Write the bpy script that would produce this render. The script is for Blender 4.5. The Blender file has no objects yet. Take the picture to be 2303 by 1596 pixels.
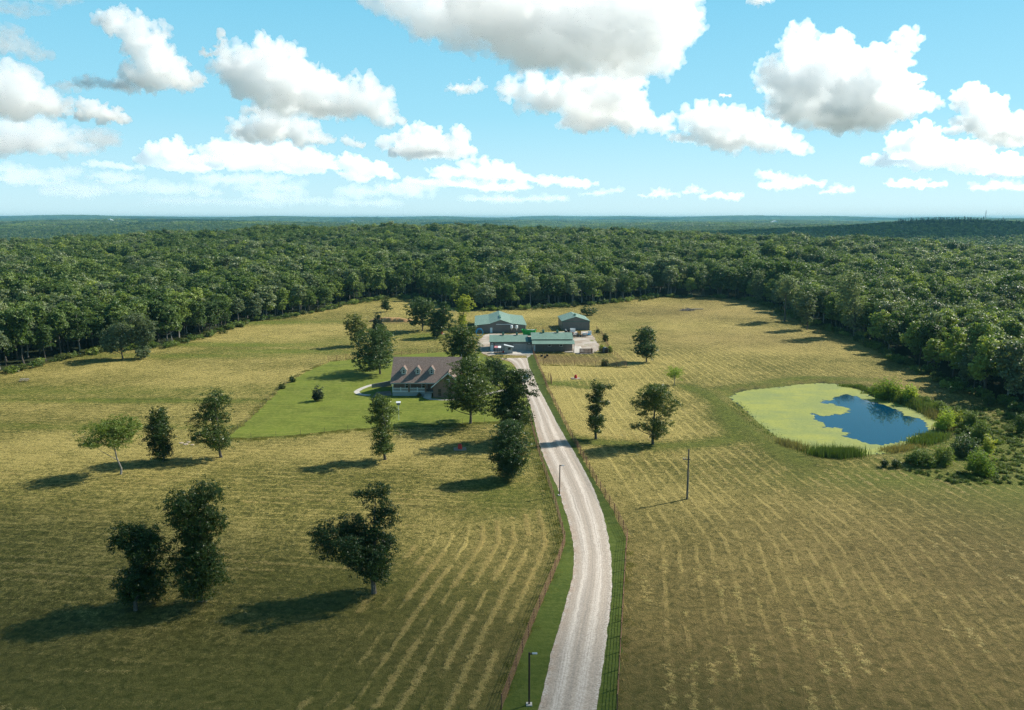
import bpy, bmesh, math
import numpy as np
from mathutils import Vector, Matrix
from mathutils.geometry import delaunay_2d_cdt

S = bpy.context.scene
COL = S.collection

# ------------------------------------------------------------------ camera
F = 1793.0            # focal length in units of a 2303 px wide picture
HC = 44.0             # camera height in metres
PITCH = math.atan((798 - 489) / F)
CP, SP = math.cos(PITCH), math.sin(PITCH)
cam_data = bpy.data.cameras.new("camera")
camera = bpy.data.objects.new("camera", cam_data)
COL.objects.link(camera)
camera.location = (0, 0, HC)
camera.rotation_euler = (math.pi / 2 - PITCH, 0, 0)
cam_data.sensor_width = 36
cam_data.lens = 36 * F / 2303
cam_data.clip_start = 1.0
cam_data.clip_end = 3.0e5
S.camera = camera

# ------------------------------------------------------------------ sky, sun, exposure
SUN_EL = math.radians(39.5)
SUN_DIR = Vector((.89 * math.cos(SUN_EL), .45 * math.cos(SUN_EL), math.sin(SUN_EL))).normalized()
world = bpy.data.worlds.new("World")
S.world = world
world.use_nodes = True
nt = world.node_tree
bg = nt.nodes['Background']
sky = nt.nodes.new('ShaderNodeTexSky')
sky.sky_type = 'NISHITA'
sky.sun_disc = False
sky.sun_elevation = SUN_EL
sky.sun_rotation = math.atan2(SUN_DIR.x, SUN_DIR.y)
sky.dust_density = .3
sky.ozone_density = 2.0
tc = nt.nodes.new('ShaderNodeTexCoord')
sep = nt.nodes.new('ShaderNodeSeparateXYZ')
nt.links.new(tc.outputs['Generated'], sep.inputs[0])
ramp = nt.nodes.new('ShaderNodeValToRGB')
nt.links.new(sep.outputs['Z'], ramp.inputs[0])
SKY_STOPS = [(0.0, (.41, .59, .655)), (.045, (.335, .555, .645)), (.12, (.215, .485, .605)), (.26, (.125, .40, .555)), (.42, (.048, .175, .28)), (1.0, (.028, .10, .19))]
els = ramp.color_ramp.elements
while len(els) < len(SKY_STOPS):
    els.new(.5)
for e, (p, c) in zip(els, SKY_STOPS):
    e.position = p
    e.color = (*c, 1)
scl = nt.nodes.new('ShaderNodeVectorMath'); scl.operation = 'SCALE'; scl.inputs['Scale'].default_value = 11.5
nt.links.new(ramp.outputs[0], scl.inputs[0])
mixs = nt.nodes.new('ShaderNodeMix'); mixs.data_type = 'RGBA'
mixs.inputs['Factor'].default_value = .88
nt.links.new(sky.outputs[0], mixs.inputs['A'])
nt.links.new(scl.outputs[0], mixs.inputs['B'])
nt.links.new(mixs.outputs['Result'], bg.inputs['Color'])
bg.inputs['Strength'].default_value = 0.080
sun_data = bpy.data.lights.new("sun", 'SUN')
sun = bpy.data.objects.new("sun", sun_data)
COL.objects.link(sun)
sun_data.energy = 4.6
sun_data.angle = math.radians(.5)
sun_data.color = (1, .94, .83)
sun.rotation_euler = (-SUN_DIR).to_track_quat('-Z', 'Y').to_euler()
S.view_settings.view_transform = 'Standard'
S.view_settings.look = 'None'
S.view_settings.exposure = .82
S.view_settings.gamma = 1.0
S.cycles.use_denoising = True
S.cycles.denoising_prefilter = 'NONE'
S.cycles.use_adaptive_sampling = True
S.cycles.adaptive_threshold = .012
S.cycles.max_bounces = 24
S.cycles.volume_bounces = 24
S.cycles.diffuse_bounces = 3
S.cycles.glossy_bounces = 3
S.cycles.transmission_bounces = 3
S.cycles.transparent_max_bounces = 12

# ------------------------------------------------------------------ terrain
def gs(x, x0, sx, y, y0, sy):
    return np.exp(-((x - x0) / sx) ** 2 - ((y - y0) / sy) ** 2)

def ss(a, b, v):
    t = np.clip((v - a) / (b - a), 0, 1)
    return t * t * (3 - 2 * t)

WATER_Z = -.35

def ray(U, V):
    x = (U - 1151.5) / F
    w = -(V - 798) / F
    return x, CP + w * SP, -SP + w * CP

def plane_at(U, V, z=0.0):
    x, y, d = ray(U, V)
    t = (z - HC) / d
    return x * t, y * t

def zpix(V, Y):
    _, y, d = ray(0, V)
    return HC + Y * d / y

def xpix(U, Y, z=0.0):
    return (U - 1151.5) / F * (Y * CP + (HC - z) * SP)

P3 = lambda x, y: (1548.5 + .3275 * x, 794 + .3275 * y)      # picture coordinates of the pond close-up
POND = [(280, 300), (350, 265), (450, 250), (560, 240), (660, 228), (760, 215), (900, 205), (1050, 215), (1200, 260), (1260, 300), (1420, 340), (1540, 380),
        (1680, 450), (1740, 520), (1760, 560), (1640, 620), (1480, 660), (1380, 690), (1140, 700), (960, 720), (850, 700), (760, 660), (650, 600), (560, 540),
        (470, 470), (390, 390), (310, 330)]
OPEN = [(840, 408), (920, 430), (1060, 420), (1110, 385), (1080, 370), (1010, 360), (1000, 345), (940, 348), (910, 340), (915, 320), (985, 325), (1000, 305),
        (1080, 283), (1150, 295), (1190, 315), (1290, 340), (1380, 372), (1460, 400), (1480, 430), (1570, 445), (1620, 460), (1640, 490), (1650, 520), (1640, 550),
        (1580, 560), (1500, 580), (1510, 600), (1440, 615), (1340, 630), (1270, 630), (1190, 612), (1160, 590), (1060, 570), (1120, 550), (1050, 535), (1060, 520),
        (1000, 508), (920, 512), (940, 490), (890, 460), (860, 455), (865, 430)]
POND = np.array([plane_at(*P3(*p), WATER_Z) for p in POND])
OPEN = np.array([plane_at(*P3(*p), WATER_Z) for p in OPEN])

def inside(poly, x, y):
    x = np.asarray(x, float); y = np.asarray(y, float)
    r = np.zeros(x.shape, bool)
    n = len(poly)
    for i in range(n):
        x1, y1 = poly[i]; x2, y2 = poly[(i + 1) % n]
        c = ((y1 > y) != (y2 > y))
        with np.errstate(divide='ignore', invalid='ignore'):
            r ^= c & (x < (x2 - x1) * (y - y1) / (y2 - y1 if y2 != y1 else 1e-9) + x1)
    return r

def dist_line(pts, x, y, closed=False):
    x = np.asarray(x, float); y = np.asarray(y, float)
    d = np.full(x.shape, 1e9)
    n = len(pts)
    for i in range(n if closed else n - 1):
        ax, ay = pts[i]; bx, by = pts[(i + 1) % n]
        vx, vy = bx - ax, by - ay
        t = np.clip(((x - ax) * vx + (y - ay) * vy) / (vx * vx + vy * vy + 1e-12), 0, 1)
        d = np.minimum(d, np.hypot(x - ax - t * vx, y - ay - t * vy))
    return d

PC = POND.mean(0)
def hgt(x, y):
    x = np.asarray(x, float); y = np.asarray(y, float)
    r2 = x * x + y * y
    r = np.sqrt(r2)
    near = 1 - ss(60, 110, np.hypot(x - PC[0], y - PC[1]) * 0 + np.hypot(x - PC[0], y - PC[1]))
    z = .22 * np.sin(x * .045 + 1) * np.sin(y * .05) * ss(40, 80, np.hypot(x - PC[0], y - PC[1])) * ss(60, 120, r)
    z = z + 19 * gs(x, -160, 320, y, 940, 280) - 36 * gs(x, -1500, 850, y, 1900, 800) - 22 * gs(x, 150, 700, y, 2100, 650) + 9.5 * gs(x, 260, 260, y, 800, 210) + 4 * gs(x, 60, 300, y, 560, 110)
    z = z - 16 * gs(x, 640, 400, y, 1060, 320)
    z = z + 18 * gs(x, 1050, 900, y, 1950, 430) + 10 * gs(x, 1010, 150, y, 1880, 230)
    f = ss(1600, 4200, r)
    z = z + f * (9 * np.sin(x / 900 + 1) * np.cos(y / 1300) + 7 * np.sin(x / 420 + y / 730) + 5 * np.sin(x / 260 - y / 510))
    z = z + 42 * gs(x, -2700, 1700, y, 9200, 900) + 30 * gs(x, -6200, 1700, y, 11800, 1200) + 22 * gs(x, 900, 2600, y, 13500, 1500) + 30 * gs(x, 5600, 2600, y, 14500, 1500)
    z = z + 46 * ss(9300, 12900, r) * (.86 + .14 * np.sin(x / 900) * np.cos(x / 2300 + 1) + .06 * np.sin(x / 210))
    z = z - r2 / (2 * 7.4e6)
    # pond basin
    m = (np.abs(x - PC[0]) < 70) & (np.abs(y - PC[1]) < 70)
    if m.any():
        xm, ym = x[m], y[m]
        d = dist_line(POND, xm, ym, True)
        ins = inside(POND, xm, ym)
        zz = z[m]
        bank = .45 * np.exp(-((d - 5) / 3.0) ** 2)
        zo = np.where(d < 2.2, WATER_Z + .05 + (zz + bank - WATER_Z - .05) * ss(0, 2.2, d), zz + bank)
        zi = WATER_Z - .1 - np.minimum(d, 4) * .3
        z = z.copy()
        z[m] = np.where(ins, zi, zo)
    return z

def h1(x, y):
    return float(hgt(np.array([x]), np.array([y]))[0])

def at(U, V, lift=0.0):
    x, y = plane_at(U, V, 0)
    for _ in range(10):
        x, y = plane_at(U, V, h1(x, y) + lift)
    return x, y

def ground_pt(U, V):
    x, y = at(U, V)
    return Vector((x, y, h1(x, y)))

# ------------------------------------------------------------------ materials
def principled(name, color, rough=.7, metal=0.0, spec=.3):
    m = bpy.data.materials.new(name)
    m.use_nodes = True
    b = m.node_tree.nodes['Principled BSDF']
    b.inputs['Base Color'].default_value = (*color, 1)
    b.inputs['Roughness'].default_value = rough
    b.inputs['Metallic'].default_value = metal
    b.inputs['Specular IOR Level'].default_value = spec
    return m

class NT:
    """a small helper to write node trees"""
    def __init__(s, mat):
        s.t = mat.node_tree; s.n = s.t.nodes; s.b = s.n.get('Principled BSDF')
    def link(s, a, b):
        s.t.links.new(a, b)
    def val(s, node, i, v):
        if isinstance(v, (int, float)): node.inputs[i].default_value = v
        elif isinstance(v, tuple): node.inputs[i].default_value = v if len(v) != 3 or node.inputs[i].type == 'VECTOR' else (*v, 1)
        else: s.link(v, node.inputs[i])
    def pos(s):
        return s.n.new('ShaderNodeNewGeometry').outputs['Position']
    def obj(s):
        return s.n.new('ShaderNodeTexCoord').outputs['Object']
    def attr(s, name):
        a = s.n.new('ShaderNodeAttribute'); a.attribute_name = name; return a.outputs['Fac']
    def scale(s, vec, v3, rot=0.0):
        m = s.n.new('ShaderNodeMapping'); s.link(vec, m.inputs[0]); m.inputs['Scale'].default_value = v3; m.inputs['Rotation'].default_value = (0, 0, rot); return m.outputs[0]
    def noise(s, vec, sc, det=3, rough=.55, dist=0.0):
        q = s.n.new('ShaderNodeTexNoise'); s.link(vec, q.inputs['Vector']); q.inputs['Scale'].default_value = sc; q.inputs['Detail'].default_value = det
        q.inputs['Roughness'].default_value = rough; q.inputs['Distortion'].default_value = dist; return q.outputs['Fac']
    def math(s, op, a, b=0.0, c=None):
        q = s.n.new('ShaderNodeMath'); q.operation = op; s.val(q, 0, a); s.val(q, 1, b)
        if c is not None: s.val(q, 2, c)
        return q.outputs[0]
    def rng(s, v, a, b, c=0.0, d=1.0):
        q = s.n.new('ShaderNodeMapRange'); s.val(q, 0, v); q.inputs[1].default_value = a; q.inputs[2].default_value = b; q.inputs[3].default_value = c; q.inputs[4].default_value = d
        q.interpolation_type = 'SMOOTHSTEP'; return q.outputs[0]
    def mix(s, f, a, b, mode='MIX'):
        q = s.n.new('ShaderNodeMix'); q.data_type = 'RGBA'; q.blend_type = mode
        s.val(q, 0, f)
        for i, v in ((6, a), (7, b)):
            if isinstance(v, tuple): q.inputs[i].default_value = (*v, 1)
            else: s.link(v, q.inputs[i])
        return q.outputs[2]
    def base(s, c):
        s.link(c, s.b.inputs['Base Color'])
    def bump(s, hgt_, strength, dist):
        q = s.n.new('ShaderNodeBump'); s.link(hgt_, q.inputs['Height']); q.inputs['Strength'].default_value = strength; q.inputs['Distance'].default_value = dist
        s.link(q.outputs[0], s.b.inputs['Normal'])

def mottled(name, c1, c2, sc, rough=.85, bump=.0, spec=.2, det=4):
    m = principled(name, c1, rough, 0, spec)
    k = NT(m)
    p = k.obj()
    f = k.noise(p, sc, det)
    k.base(k.mix(k.rng(f, .35, .65), c1, c2))
    if bump: k.bump(f, bump, .02)
    return m

def leaf_material(name, c1, c2, trans=.3, gloss=.45, spread=.5):
    m = principled(name, c1, gloss, 0, .22)
    k = NT(m)
    g = k.n.new('ShaderNodeNewGeometry')
    oi = k.n.new('ShaderNodeObjectInfo')
    col = k.mix(g.outputs['Random Per Island'], c1, c2)
    v = k.rng(oi.outputs['Random'], 0, 1, 1 - spread * .6, 1 + spread * .6)
    hs = k.n.new('ShaderNodeHueSaturation')
    k.link(col, hs.inputs['Color']); k.link(v, hs.inputs['Value'])
    k.link(k.rng(oi.outputs['Random'], 0, 1, .5 + .03 * spread, .5 - .03 * spread), hs.inputs['Hue'])
    col = hs.outputs[0]
    k.base(col)
    tr = k.n.new('ShaderNodeBsdfTranslucent')
    k.link(k.mix(1.0, col, (1.25, 1.3, .55), 'MULTIPLY'), tr.inputs[0])
    ms = k.n.new('ShaderNodeMixShader'); ms.inputs[0].default_value = trans
    k.link(k.b.outputs[0], ms.inputs[1]); k.link(tr.outputs[0], ms.inputs[2])
    out = k.n['Material Output']; k.link(ms.outputs[0], out.inputs['Surface'])
    return m

L_OAK = leaf_material("oak_leaves", (0.040, 0.071, 0.019), (0.076, 0.112, 0.027), 0.32, .36)
L_OAKB = leaf_material("oak_leaves_blue", (0.040, 0.078, 0.027), (0.074, 0.115, 0.039), 0.32, .36)
L_ELM = leaf_material("elm_leaves", (.085, .135, .028), (.125, .175, .035), .38)
L_YEL = leaf_material("yellow_leaves", (.22, .27, .035), (.32, .34, .055), .42)
L_LIME = leaf_material("lime_leaves", (.20, .285, .042), (.27, .34, .06), .55)
L_OLIVE = leaf_material("olive_leaves", (0.072, 0.095, 0.028), (0.122, 0.141, 0.038), 0.35)
L_SHRUB = leaf_material("shrub_leaves", (.085, .135, .026), (.135, .185, .040), .35, .6)
L_PINE = leaf_material("needle_leaves", (.018, .040, .020), (.032, .058, .024), .12)
L_FOR = leaf_material("forest_leaves", (0.080, 0.130, 0.037), (0.139, 0.197, 0.054), 0.32, .5, .62)
L_FORB = leaf_material("forest_leaves_light", (0.148, 0.210, 0.049), (0.224, 0.285, 0.070), 0.35, .5, .55)
L_FORG = leaf_material("forest_leaves_grey", (0.134, 0.179, 0.092), (0.223, 0.263, 0.138), 0.32, .45, .5)
L_REED = leaf_material("reed_leaves", (.060, .105, .025), (.11, .15, .04), .3)
L_DRYREED = leaf_material("dry_grass_leaves", (.13, .125, .055), (.20, .18, .08), .3)
M_BARK = mottled("bark", (.075, .062, .050), (.13, .115, .095), 6, .9, .4)
M_PALEBARK = mottled("pale_bark", (.20, .18, .155), (.30, .28, .25), 5, .9, .3)

# ------------------------------------------------------------------ mesh helpers
class MB:
    """collects shapes; build() links them as one mesh object"""
    def __init__(s):
        s.v = []; s.f = []; s.n = 0
    def add(s, v, f):
        v = np.asarray(v, float)
        s.v.append(v); s.f += [tuple(i + s.n for i in q) for q in f]; s.n += len(v)
        return s
    def box(s, x0, y0, z0, x1, y1, z1):
        v = [(x0, y0, z0), (x1, y0, z0), (x1, y1, z0), (x0, y1, z0), (x0, y0, z1), (x1, y0, z1), (x1, y1, z1), (x0, y1, z1)]
        return s.add(v, [(0, 3, 2, 1), (4, 5, 6, 7), (0, 1, 5, 4), (1, 2, 6, 5), (2, 3, 7, 6), (3, 0, 4, 7)])
    def prism_y(s, prof, y0, y1):
        """an XZ outline (counter-clockwise seen from -Y) pushed along Y"""
        n = len(prof)
        v = [(x, y0, z) for x, z in prof] + [(x, y1, z) for x, z in prof]
        f = [tuple(range(n)), tuple(range(2 * n - 1, n - 1, -1))]
        f += [(i, i + n, (i + 1) % n + n, (i + 1) % n) for i in range(n)]
        return s.add(v, f)
    def prism_x(s, prof, x0, x1):
        """a YZ outline pushed along X"""
        n = len(prof)
        v = [(x0, y, z) for y, z in prof] + [(x1, y, z) for y, z in prof]
        f = [tuple(range(n - 1, -1, -1)), tuple(range(n, 2 * n))]
        f += [(i, (i + 1) % n, (i + 1) % n + n, i + n) for i in range(n)]
        return s.add(v, f)
    def slab(s, pts, t):
        """a planar polygon given a thickness t along its normal (downwards)"""
        a = np.array(pts, float); n = np.cross(a[1] - a[0], a[2] - a[0]); n /= np.linalg.norm(n)
        k = len(a)
        v = list(a) + list(a - n * t)
        f = [tuple(range(k)), tuple(range(2 * k - 1, k - 1, -1))] + [(i, i + k, (i + 1) % k + k, (i + 1) % k) for i in range(k)]
        return s.add(v, f)
    def tube(s, pts, rad, n=6, cap=True):
        p = np.array(pts, float); m = len(p)
        rad = np.full(m, rad, float) if np.isscalar(rad) else np.array(rad, float)
        t = np.gradient(p, axis=0); t /= np.linalg.norm(t, axis=1)[:, None] + 1e-9
        up = np.array([0, 0, 1.0]) if abs(t[0][2]) < .9 else np.array([1.0, 0, 0])
        vs = []
        for i in range(m):
            a = np.cross(up, t[i]); a /= np.linalg.norm(a) + 1e-9; b = np.cross(t[i], a)
            an = np.arange(n) * 2 * math.pi / n
            vs.append(p[i] + rad[i] * (np.cos(an)[:, None] * a + np.sin(an)[:, None] * b))
        f = [(i * n + j, i * n + (j + 1) % n, (i + 1) * n + (j + 1) % n, (i + 1) * n + j) for i in range(m - 1) for j in range(n)]
        if cap: f += [tuple(range(n - 1, -1, -1)), tuple(range((m - 1) * n, m * n))]
        return s.add(np.concatenate(vs), f)
    def lathe(s, prof, n=14, c=(0, 0, 0)):
        v = []
        for r, z in prof:
            for j in range(n):
                a = 2 * math.pi * j / n
                v.append((c[0] + r * math.cos(a), c[1] + r * math.sin(a), c[2] + z))
        m = len(prof)
        f = [(i * n + j, i * n + (j + 1) % n, (i + 1) * n + (j + 1) % n, (i + 1) * n + j) for i in range(m - 1) for j in range(n)]
        f += [tuple(range(n - 1, -1, -1)), tuple(range((m - 1) * n, m * n))]
        return s.add(v, f)
    def mesh(s, name, mat=None):
        me = bpy.data.meshes.new(name)
        me.from_pydata(np.concatenate(s.v).tolist(), [], s.f)
        if mat: me.materials.append(mat)
        me.update()
        return me
    def build(s, name, mat, parent=None, loc=(0, 0, 0), rotz=0, bevel=0):
        o = bpy.data.objects.new(name, s.mesh(name, mat)); COL.objects.link(o)
        o.location = loc; o.rotation_euler = (0, 0, rotz)
        if parent is not None: o.parent = parent
        if bevel:
            b = o.modifiers.new('bevel', 'BEVEL'); b.width = bevel; b.segments = 2; b.limit_method = 'ANGLE'
        return o

def np_mesh(name, V, Q, mat=None):
    """V (n,3), Q (m,k) with k = 3 or 4"""
    me = bpy.data.meshes.new(name)
    k = Q.shape[1]
    me.vertices.add(len(V)); me.vertices.foreach_set('co', np.asarray(V, np.float32).ravel())
    me.loops.add(Q.size); me.loops.foreach_set('vertex_index', np.asarray(Q, np.int32).ravel())
    me.polygons.add(len(Q)); me.polygons.foreach_set('loop_start', np.arange(0, Q.size, k, dtype=np.int32))
    if mat: me.materials.append(mat)
    me.update(calc_edges=True)
    return me

def link(name, me, parent=None, loc=(0, 0, 0), rotz=0):
    o = bpy.data.objects.new(name, me); COL.objects.link(o)
    o.location = loc; o.rotation_euler = (0, 0, rotz)
    if parent is not None: o.parent = parent
    return o

def thing(name, label, cat, loc=(0, 0, 0), rotz=0, group=None):
    o = bpy.data.objects.new(name, None); COL.objects.link(o)
    o.empty_display_size = .5
    o.location = loc; o.rotation_euler = (0, 0, rotz)
    o['label'] = label; o['category'] = cat
    if group: o['group'] = group
    return o

def tag(o, label, cat, group=None):
    o['label'] = label; o['category'] = cat
    if group: o['group'] = group
    return o

def structure(name, me, kind='structure'):
    o = link(name, me); o['kind'] = kind
    return o

def dup(root, loc, rotz=0.0, label=None, scale=None, group=None):
    r = root.copy(); COL.objects.link(r); r.location = loc; r.rotation_euler = (0, 0, rotz)
    if scale: r.scale = scale
    if label: r['label'] = label
    if group: r['group'] = group
    for ch in list(root.children):
        c = ch.copy(); COL.objects.link(c); c.parent = r
        for g in list(ch.children):
            d = g.copy(); COL.objects.link(d); d.parent = c
    return r

# ------------------------------------------------------------------ plan of the place (from picture points)
def line(pts):
    return np.array([at(*p) for p in pts])
FIELD = np.array([(-700, -400), (-700, 20), (-420, 95), (-260, 150)] + [at(*p) for p in [
    (0, 838), (90, 822), (180, 800), (250, 788), (380, 780), (480, 752), (560, 725), (640, 715), (720, 700), (790, 682), (880, 670), (930, 668), (1000, 690), (1060, 697), (1150, 697), (1230, 692),
    (1330, 684), (1420, 676), (1480, 667), (1600, 668), (1680, 676), (1740, 690), (1790, 715), (1880, 748), (1935, 762), (1990, 795), (2060, 830), (2130, 862), (2200, 892), (2303, 925)]]
    + [(137, 165), (200, 140), (330, 115), (700, 20), (700, -400)])
FENCE_R = line([(1385, 1640), (1388, 1596), (1408, 1240), (1411, 1212), (1380, 1150), (1345, 1095), (1310, 1030), (1285, 985), (1255, 925), (1231, 876), (1222, 850), (1207, 815), (1199, 796)])
FENCE_L = line([(1085, 1700), (1128, 1596), (1200, 1400), (1255, 1270), (1271, 1222), (1250, 1140), (1225, 1062), (1207, 1005), (1195, 955), (1189, 938)])
ROAD_L = [(1180, 1700), (1210, 1596), (1243, 1460), (1268, 1370), (1287, 1300), (1291, 1250), (1283, 1190), (1268, 1140), (1255, 1100), (1237, 1060), (1220, 1020), (1210, 985), (1200, 940), (1192, 910), (1180, 880), (1172, 855), (1165, 835), (1150, 815), (1125, 806)]
ROAD_R = [(1325, 1700), (1341, 1596), (1360, 1470), (1372, 1370), (1376, 1290), (1372, 1230), (1357, 1160), (1335, 1100), (1310, 1050), (1287, 1010), (1266, 975), (1247, 940), (1226, 900), (1209, 868), (1200, 845), (1190, 825), (1186, 805)]
YARD = [(1186, 805), (1184, 800), (1125, 797), (1098, 800), (1085, 794), (1074, 782), (1076, 768), (1090, 752), (1105, 750), (1180, 751), (1255, 746), (1325, 744), (1331, 752), (1345, 772), (1350, 786), (1330, 796),
        (1296, 796), (1290, 789), (1240, 775), (1200, 775), (1197, 796)]
LAWN = [(512, 984), (560, 985), (660, 978), (800, 964), (900, 958), (1000, 953), (1130, 947), (1192, 944), (1192, 912), (1180, 880), (1170, 850), (1163, 832), (1146, 815), (1120, 806), (1098, 803), (1085, 797), (1078, 791), (1000, 792), (900, 797), (800, 808), (745, 813), (690, 835), (640, 868), (600, 905), (560, 945)]

# ------------------------------------------------------------------ ground: one sheet to the horizon
def axis(a, b, step, far, growth=1.13):
    mid = list(np.arange(a, b + step / 2, step))
    hi = []; s = step; v = mid[-1]
    while v < far[1]:
        s *= growth; v += s; hi.append(v)
    lo = []; s = step; v = mid[0]
    while v > far[0]:
        s *= growth; v -= s; lo.append(v)
    return np.array(lo[::-1] + mid + hi)
gx = axis(-170, 170, 2.0, (-11000, 11000), 1.12)
gy = axis(40, 460, 2.0, (-3000, 13600), 1.06)
GX, GY = np.meshgrid(gx, gy)
px, py = GX.ravel(), GY.ravel()
nx, ny = len(gx), len(gy)
idx = np.arange(nx * ny).reshape(ny, nx)
quads = np.stack([idx[:-1, :-1].ravel(), idx[:-1, 1:].ravel(), idx[1:, 1:].ravel(), idx[1:, :-1].ravel()], 1)
gme = np_mesh("ground", np.stack([px, py, hgt(px, py)], 1), quads)
def put(name, a):
    q = gme.attributes.new(name, 'FLOAT', 'POINT'); q.data.foreach_set('value', np.asarray(a, np.float32))

def blobs(lst, soft=1.0):
    o = np.zeros(px.shape)
    for U, V, rx, ry, a in lst:
        x0, y0 = at(U, V)
        o = np.maximum(o, a * np.exp(-((px - x0) / rx) ** 2 - ((py - y0) / ry) ** 2)) if a > 0 else o + a * np.exp(-((px - x0) / rx) ** 2 - ((py - y0) / ry) ** 2)
    return o
infield = inside(FIELD, px, py)
dfield = dist_line(FIELD, px, py, True)
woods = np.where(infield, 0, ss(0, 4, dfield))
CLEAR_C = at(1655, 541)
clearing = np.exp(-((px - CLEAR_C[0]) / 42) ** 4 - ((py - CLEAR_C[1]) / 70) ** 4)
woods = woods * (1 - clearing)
dR = dist_line(FENCE_R, px, py); dL = dist_line(FENCE_L, px, py)
def side(pts, x, y):
    """+ right of the polyline, taken at y"""
    q = pts[np.argsort(pts[:, 1])]
    return x - np.interp(y, q[:, 1], q[:, 0])
right = side(FENCE_R, px, py) > 0
stripe = np.where(right, dR, np.where((dL < 24) & (py < 118), dL, np.where(py > 190, px * .93 - py * .36, py * 1.0 + px * .12)))
samp = np.where(right, .66 * (1 - ss(70, 120, dR)), np.where((dL < 24) & (py < 118), 1.15 * ss(2.5, 4, dL) * (1 - ss(13, 23, dL)) * (1 - ss(104, 114, py)), .36))
samp = samp * infield * np.where(right, ss(2.6, 4.2, dR), ss(2.6, 4.2, dL))
dry = .45 + blobs([(1290, 900, 22, 40, .75), (1300, 830, 35, 25, .85), (1420, 860, 25, 35, .6), (1480, 930, 22, 26, .5), (1550, 740, 45, 45, .55), (1650, 690, 40, 40, .6), (1750, 780, 40, 28, .5), (560, 840, 60, 22, .5), (620, 760, 45, 50, .5), (150, 1010, 40, 20, .45), (740, 1010, 60, 10, .5),
                   (700, 1200, 50, 22, -.12), (1180, 710, 40, 20, .6), (1470, 735, 30, 30, .5), (930, 690, 50, 40, .45), (1330, 1040, 10, 25, .4), (1450, 1150, 20, 30, .25), (1050, 1250, 14, 20, .2), (300, 870, 60, 25, .25)])
CORRAL = line([(1206, 797), (1370, 793), (1408, 826), (1224, 820)])
dry = np.clip(dry * .86 - .30 * (1 - ss(70, 120, py)), 0, 1.4) * np.where(inside(CORRAL, px, py), .45, 1)
brown = np.clip(blobs([(1560, 700, 50, 40, .6), (1650, 760, 45, 30, .5), (1700, 680, 40, 30, .6), (1400, 1450, 30, 18, .55), (1700, 1350, 45, 30, .75), (2100, 1300, 50, 35, .8), (1900, 1500, 60, 30, .9), (2200, 1050, 20, 14, .3), (1265, 808, 13, 6, 1.6), (1225, 806, 8, 8, 1.6), (890, 722, 9, 6, 1.3), (1450, 735, 5, 5, .8),
                       (1330, 752, 8, 10, .5), (1420, 760, 10, 20, .3), (180, 1560, 40, 14, .4), (2050, 870, 18, 14, .4)]), 0, 1)
brown = np.maximum(brown, .5 * (1 - ss(64, 98, py)))
green = blobs([(1560, 700, 6, 4, 0.0), (1430, 735, 14, 18, .5), (620, 725, 34, 8, .8), (560, 775, 45, 6, .95), (430, 800, 40, 5, .7), (250, 900, 70, 3, .8), (640, 790, 26, 7, .9), (330, 960, 60, 3, .5), (120, 880, 60, 8, .5), (750, 770, 25, 14, .5), (960, 755, 14, 10, .8), (1000, 785, 30, 12, .3), (880, 668, 30, 14, .6), (2250, 1060, 22, 22, 1.0), (2100, 1075, 26, 8, .9), (2200, 1000, 20, 30, .8), (2130, 950, 16, 20, .5), (1260, 860, 12, 5, .8),
               (1140, 1110, 8, 14, .45), (880, 1330, 20, 10, .3), (500, 1580, 60, 10, .5), (1000, 1400, 18, 20, .35)])
TRACKS = [line([(1225, 985), (1330, 992), (1450, 1003), (1560, 1000), (1660, 985), (1640, 930), (1600, 890), (1545, 868)]), line([(1240, 862), (1330, 872)]), line([(1800, 1035), (1720, 985), (1640, 930)]), line([(1640, 880), (1800, 850), (1960, 855)])]
for t_, w_ in zip(TRACKS, (3.0, 2.2, 4.5, 4.0)):
    green = np.maximum(green, .55 * np.exp(-(dist_line(t_, px, py) / w_) ** 2)); dry = dry * (1 - .6 * np.exp(-(dist_line(t_, px, py) / w_) ** 2))
    samp = samp * (1 - np.exp(-(dist_line(t_, px, py) / w_) ** 2))
dp = dist_line(POND, px, py, True)
bank = np.exp(-(dp / 3.0) ** 2) * (1 - inside(POND, px, py))
green = np.maximum(green, .75 * bank)
brown = np.maximum(brown, .75 * np.exp(-((dp - 1.3) / 1.1) ** 2) * (1 - inside(POND, px, py)) * (.4 + .6 * (np.sin(px * .5) * np.sin(py * .37) > -.2)))
fline = np.minimum(dL, dist_line(line(LAWN[:8]), px, py))
green = np.maximum(green, .5 * np.exp(-(fline / 2.2) ** 2))
mud = inside(POND, px, py) * 1.0
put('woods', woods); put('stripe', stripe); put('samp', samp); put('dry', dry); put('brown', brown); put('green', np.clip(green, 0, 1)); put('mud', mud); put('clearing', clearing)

M_GROUND = principled("field_grass", (.1, .12, .04), .9, 0, .1)
k = NT(M_GROUND)
p = k.pos()
n_big = k.noise(p, .035, 3)
n_mid = k.noise(p, .22, 3, .6)
n_clump = k.noise(p, 1.1, 4, .65, .6)
n_fine = k.noise(k.scale(p, (1.6, 3.6, 1), .35), 1.5, 5, .72, 1.2)
n_fine2 = k.noise(k.scale(p, (3.4, 1.3, 1), -.3), 1.6, 5, .72, 1.4)
n_blade = k.noise(p, 6.5, 3, .7)
tuft = k.math('ADD', k.math('MULTIPLY', n_fine, .5), k.math('MULTIPLY', n_fine2, .5))
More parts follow.
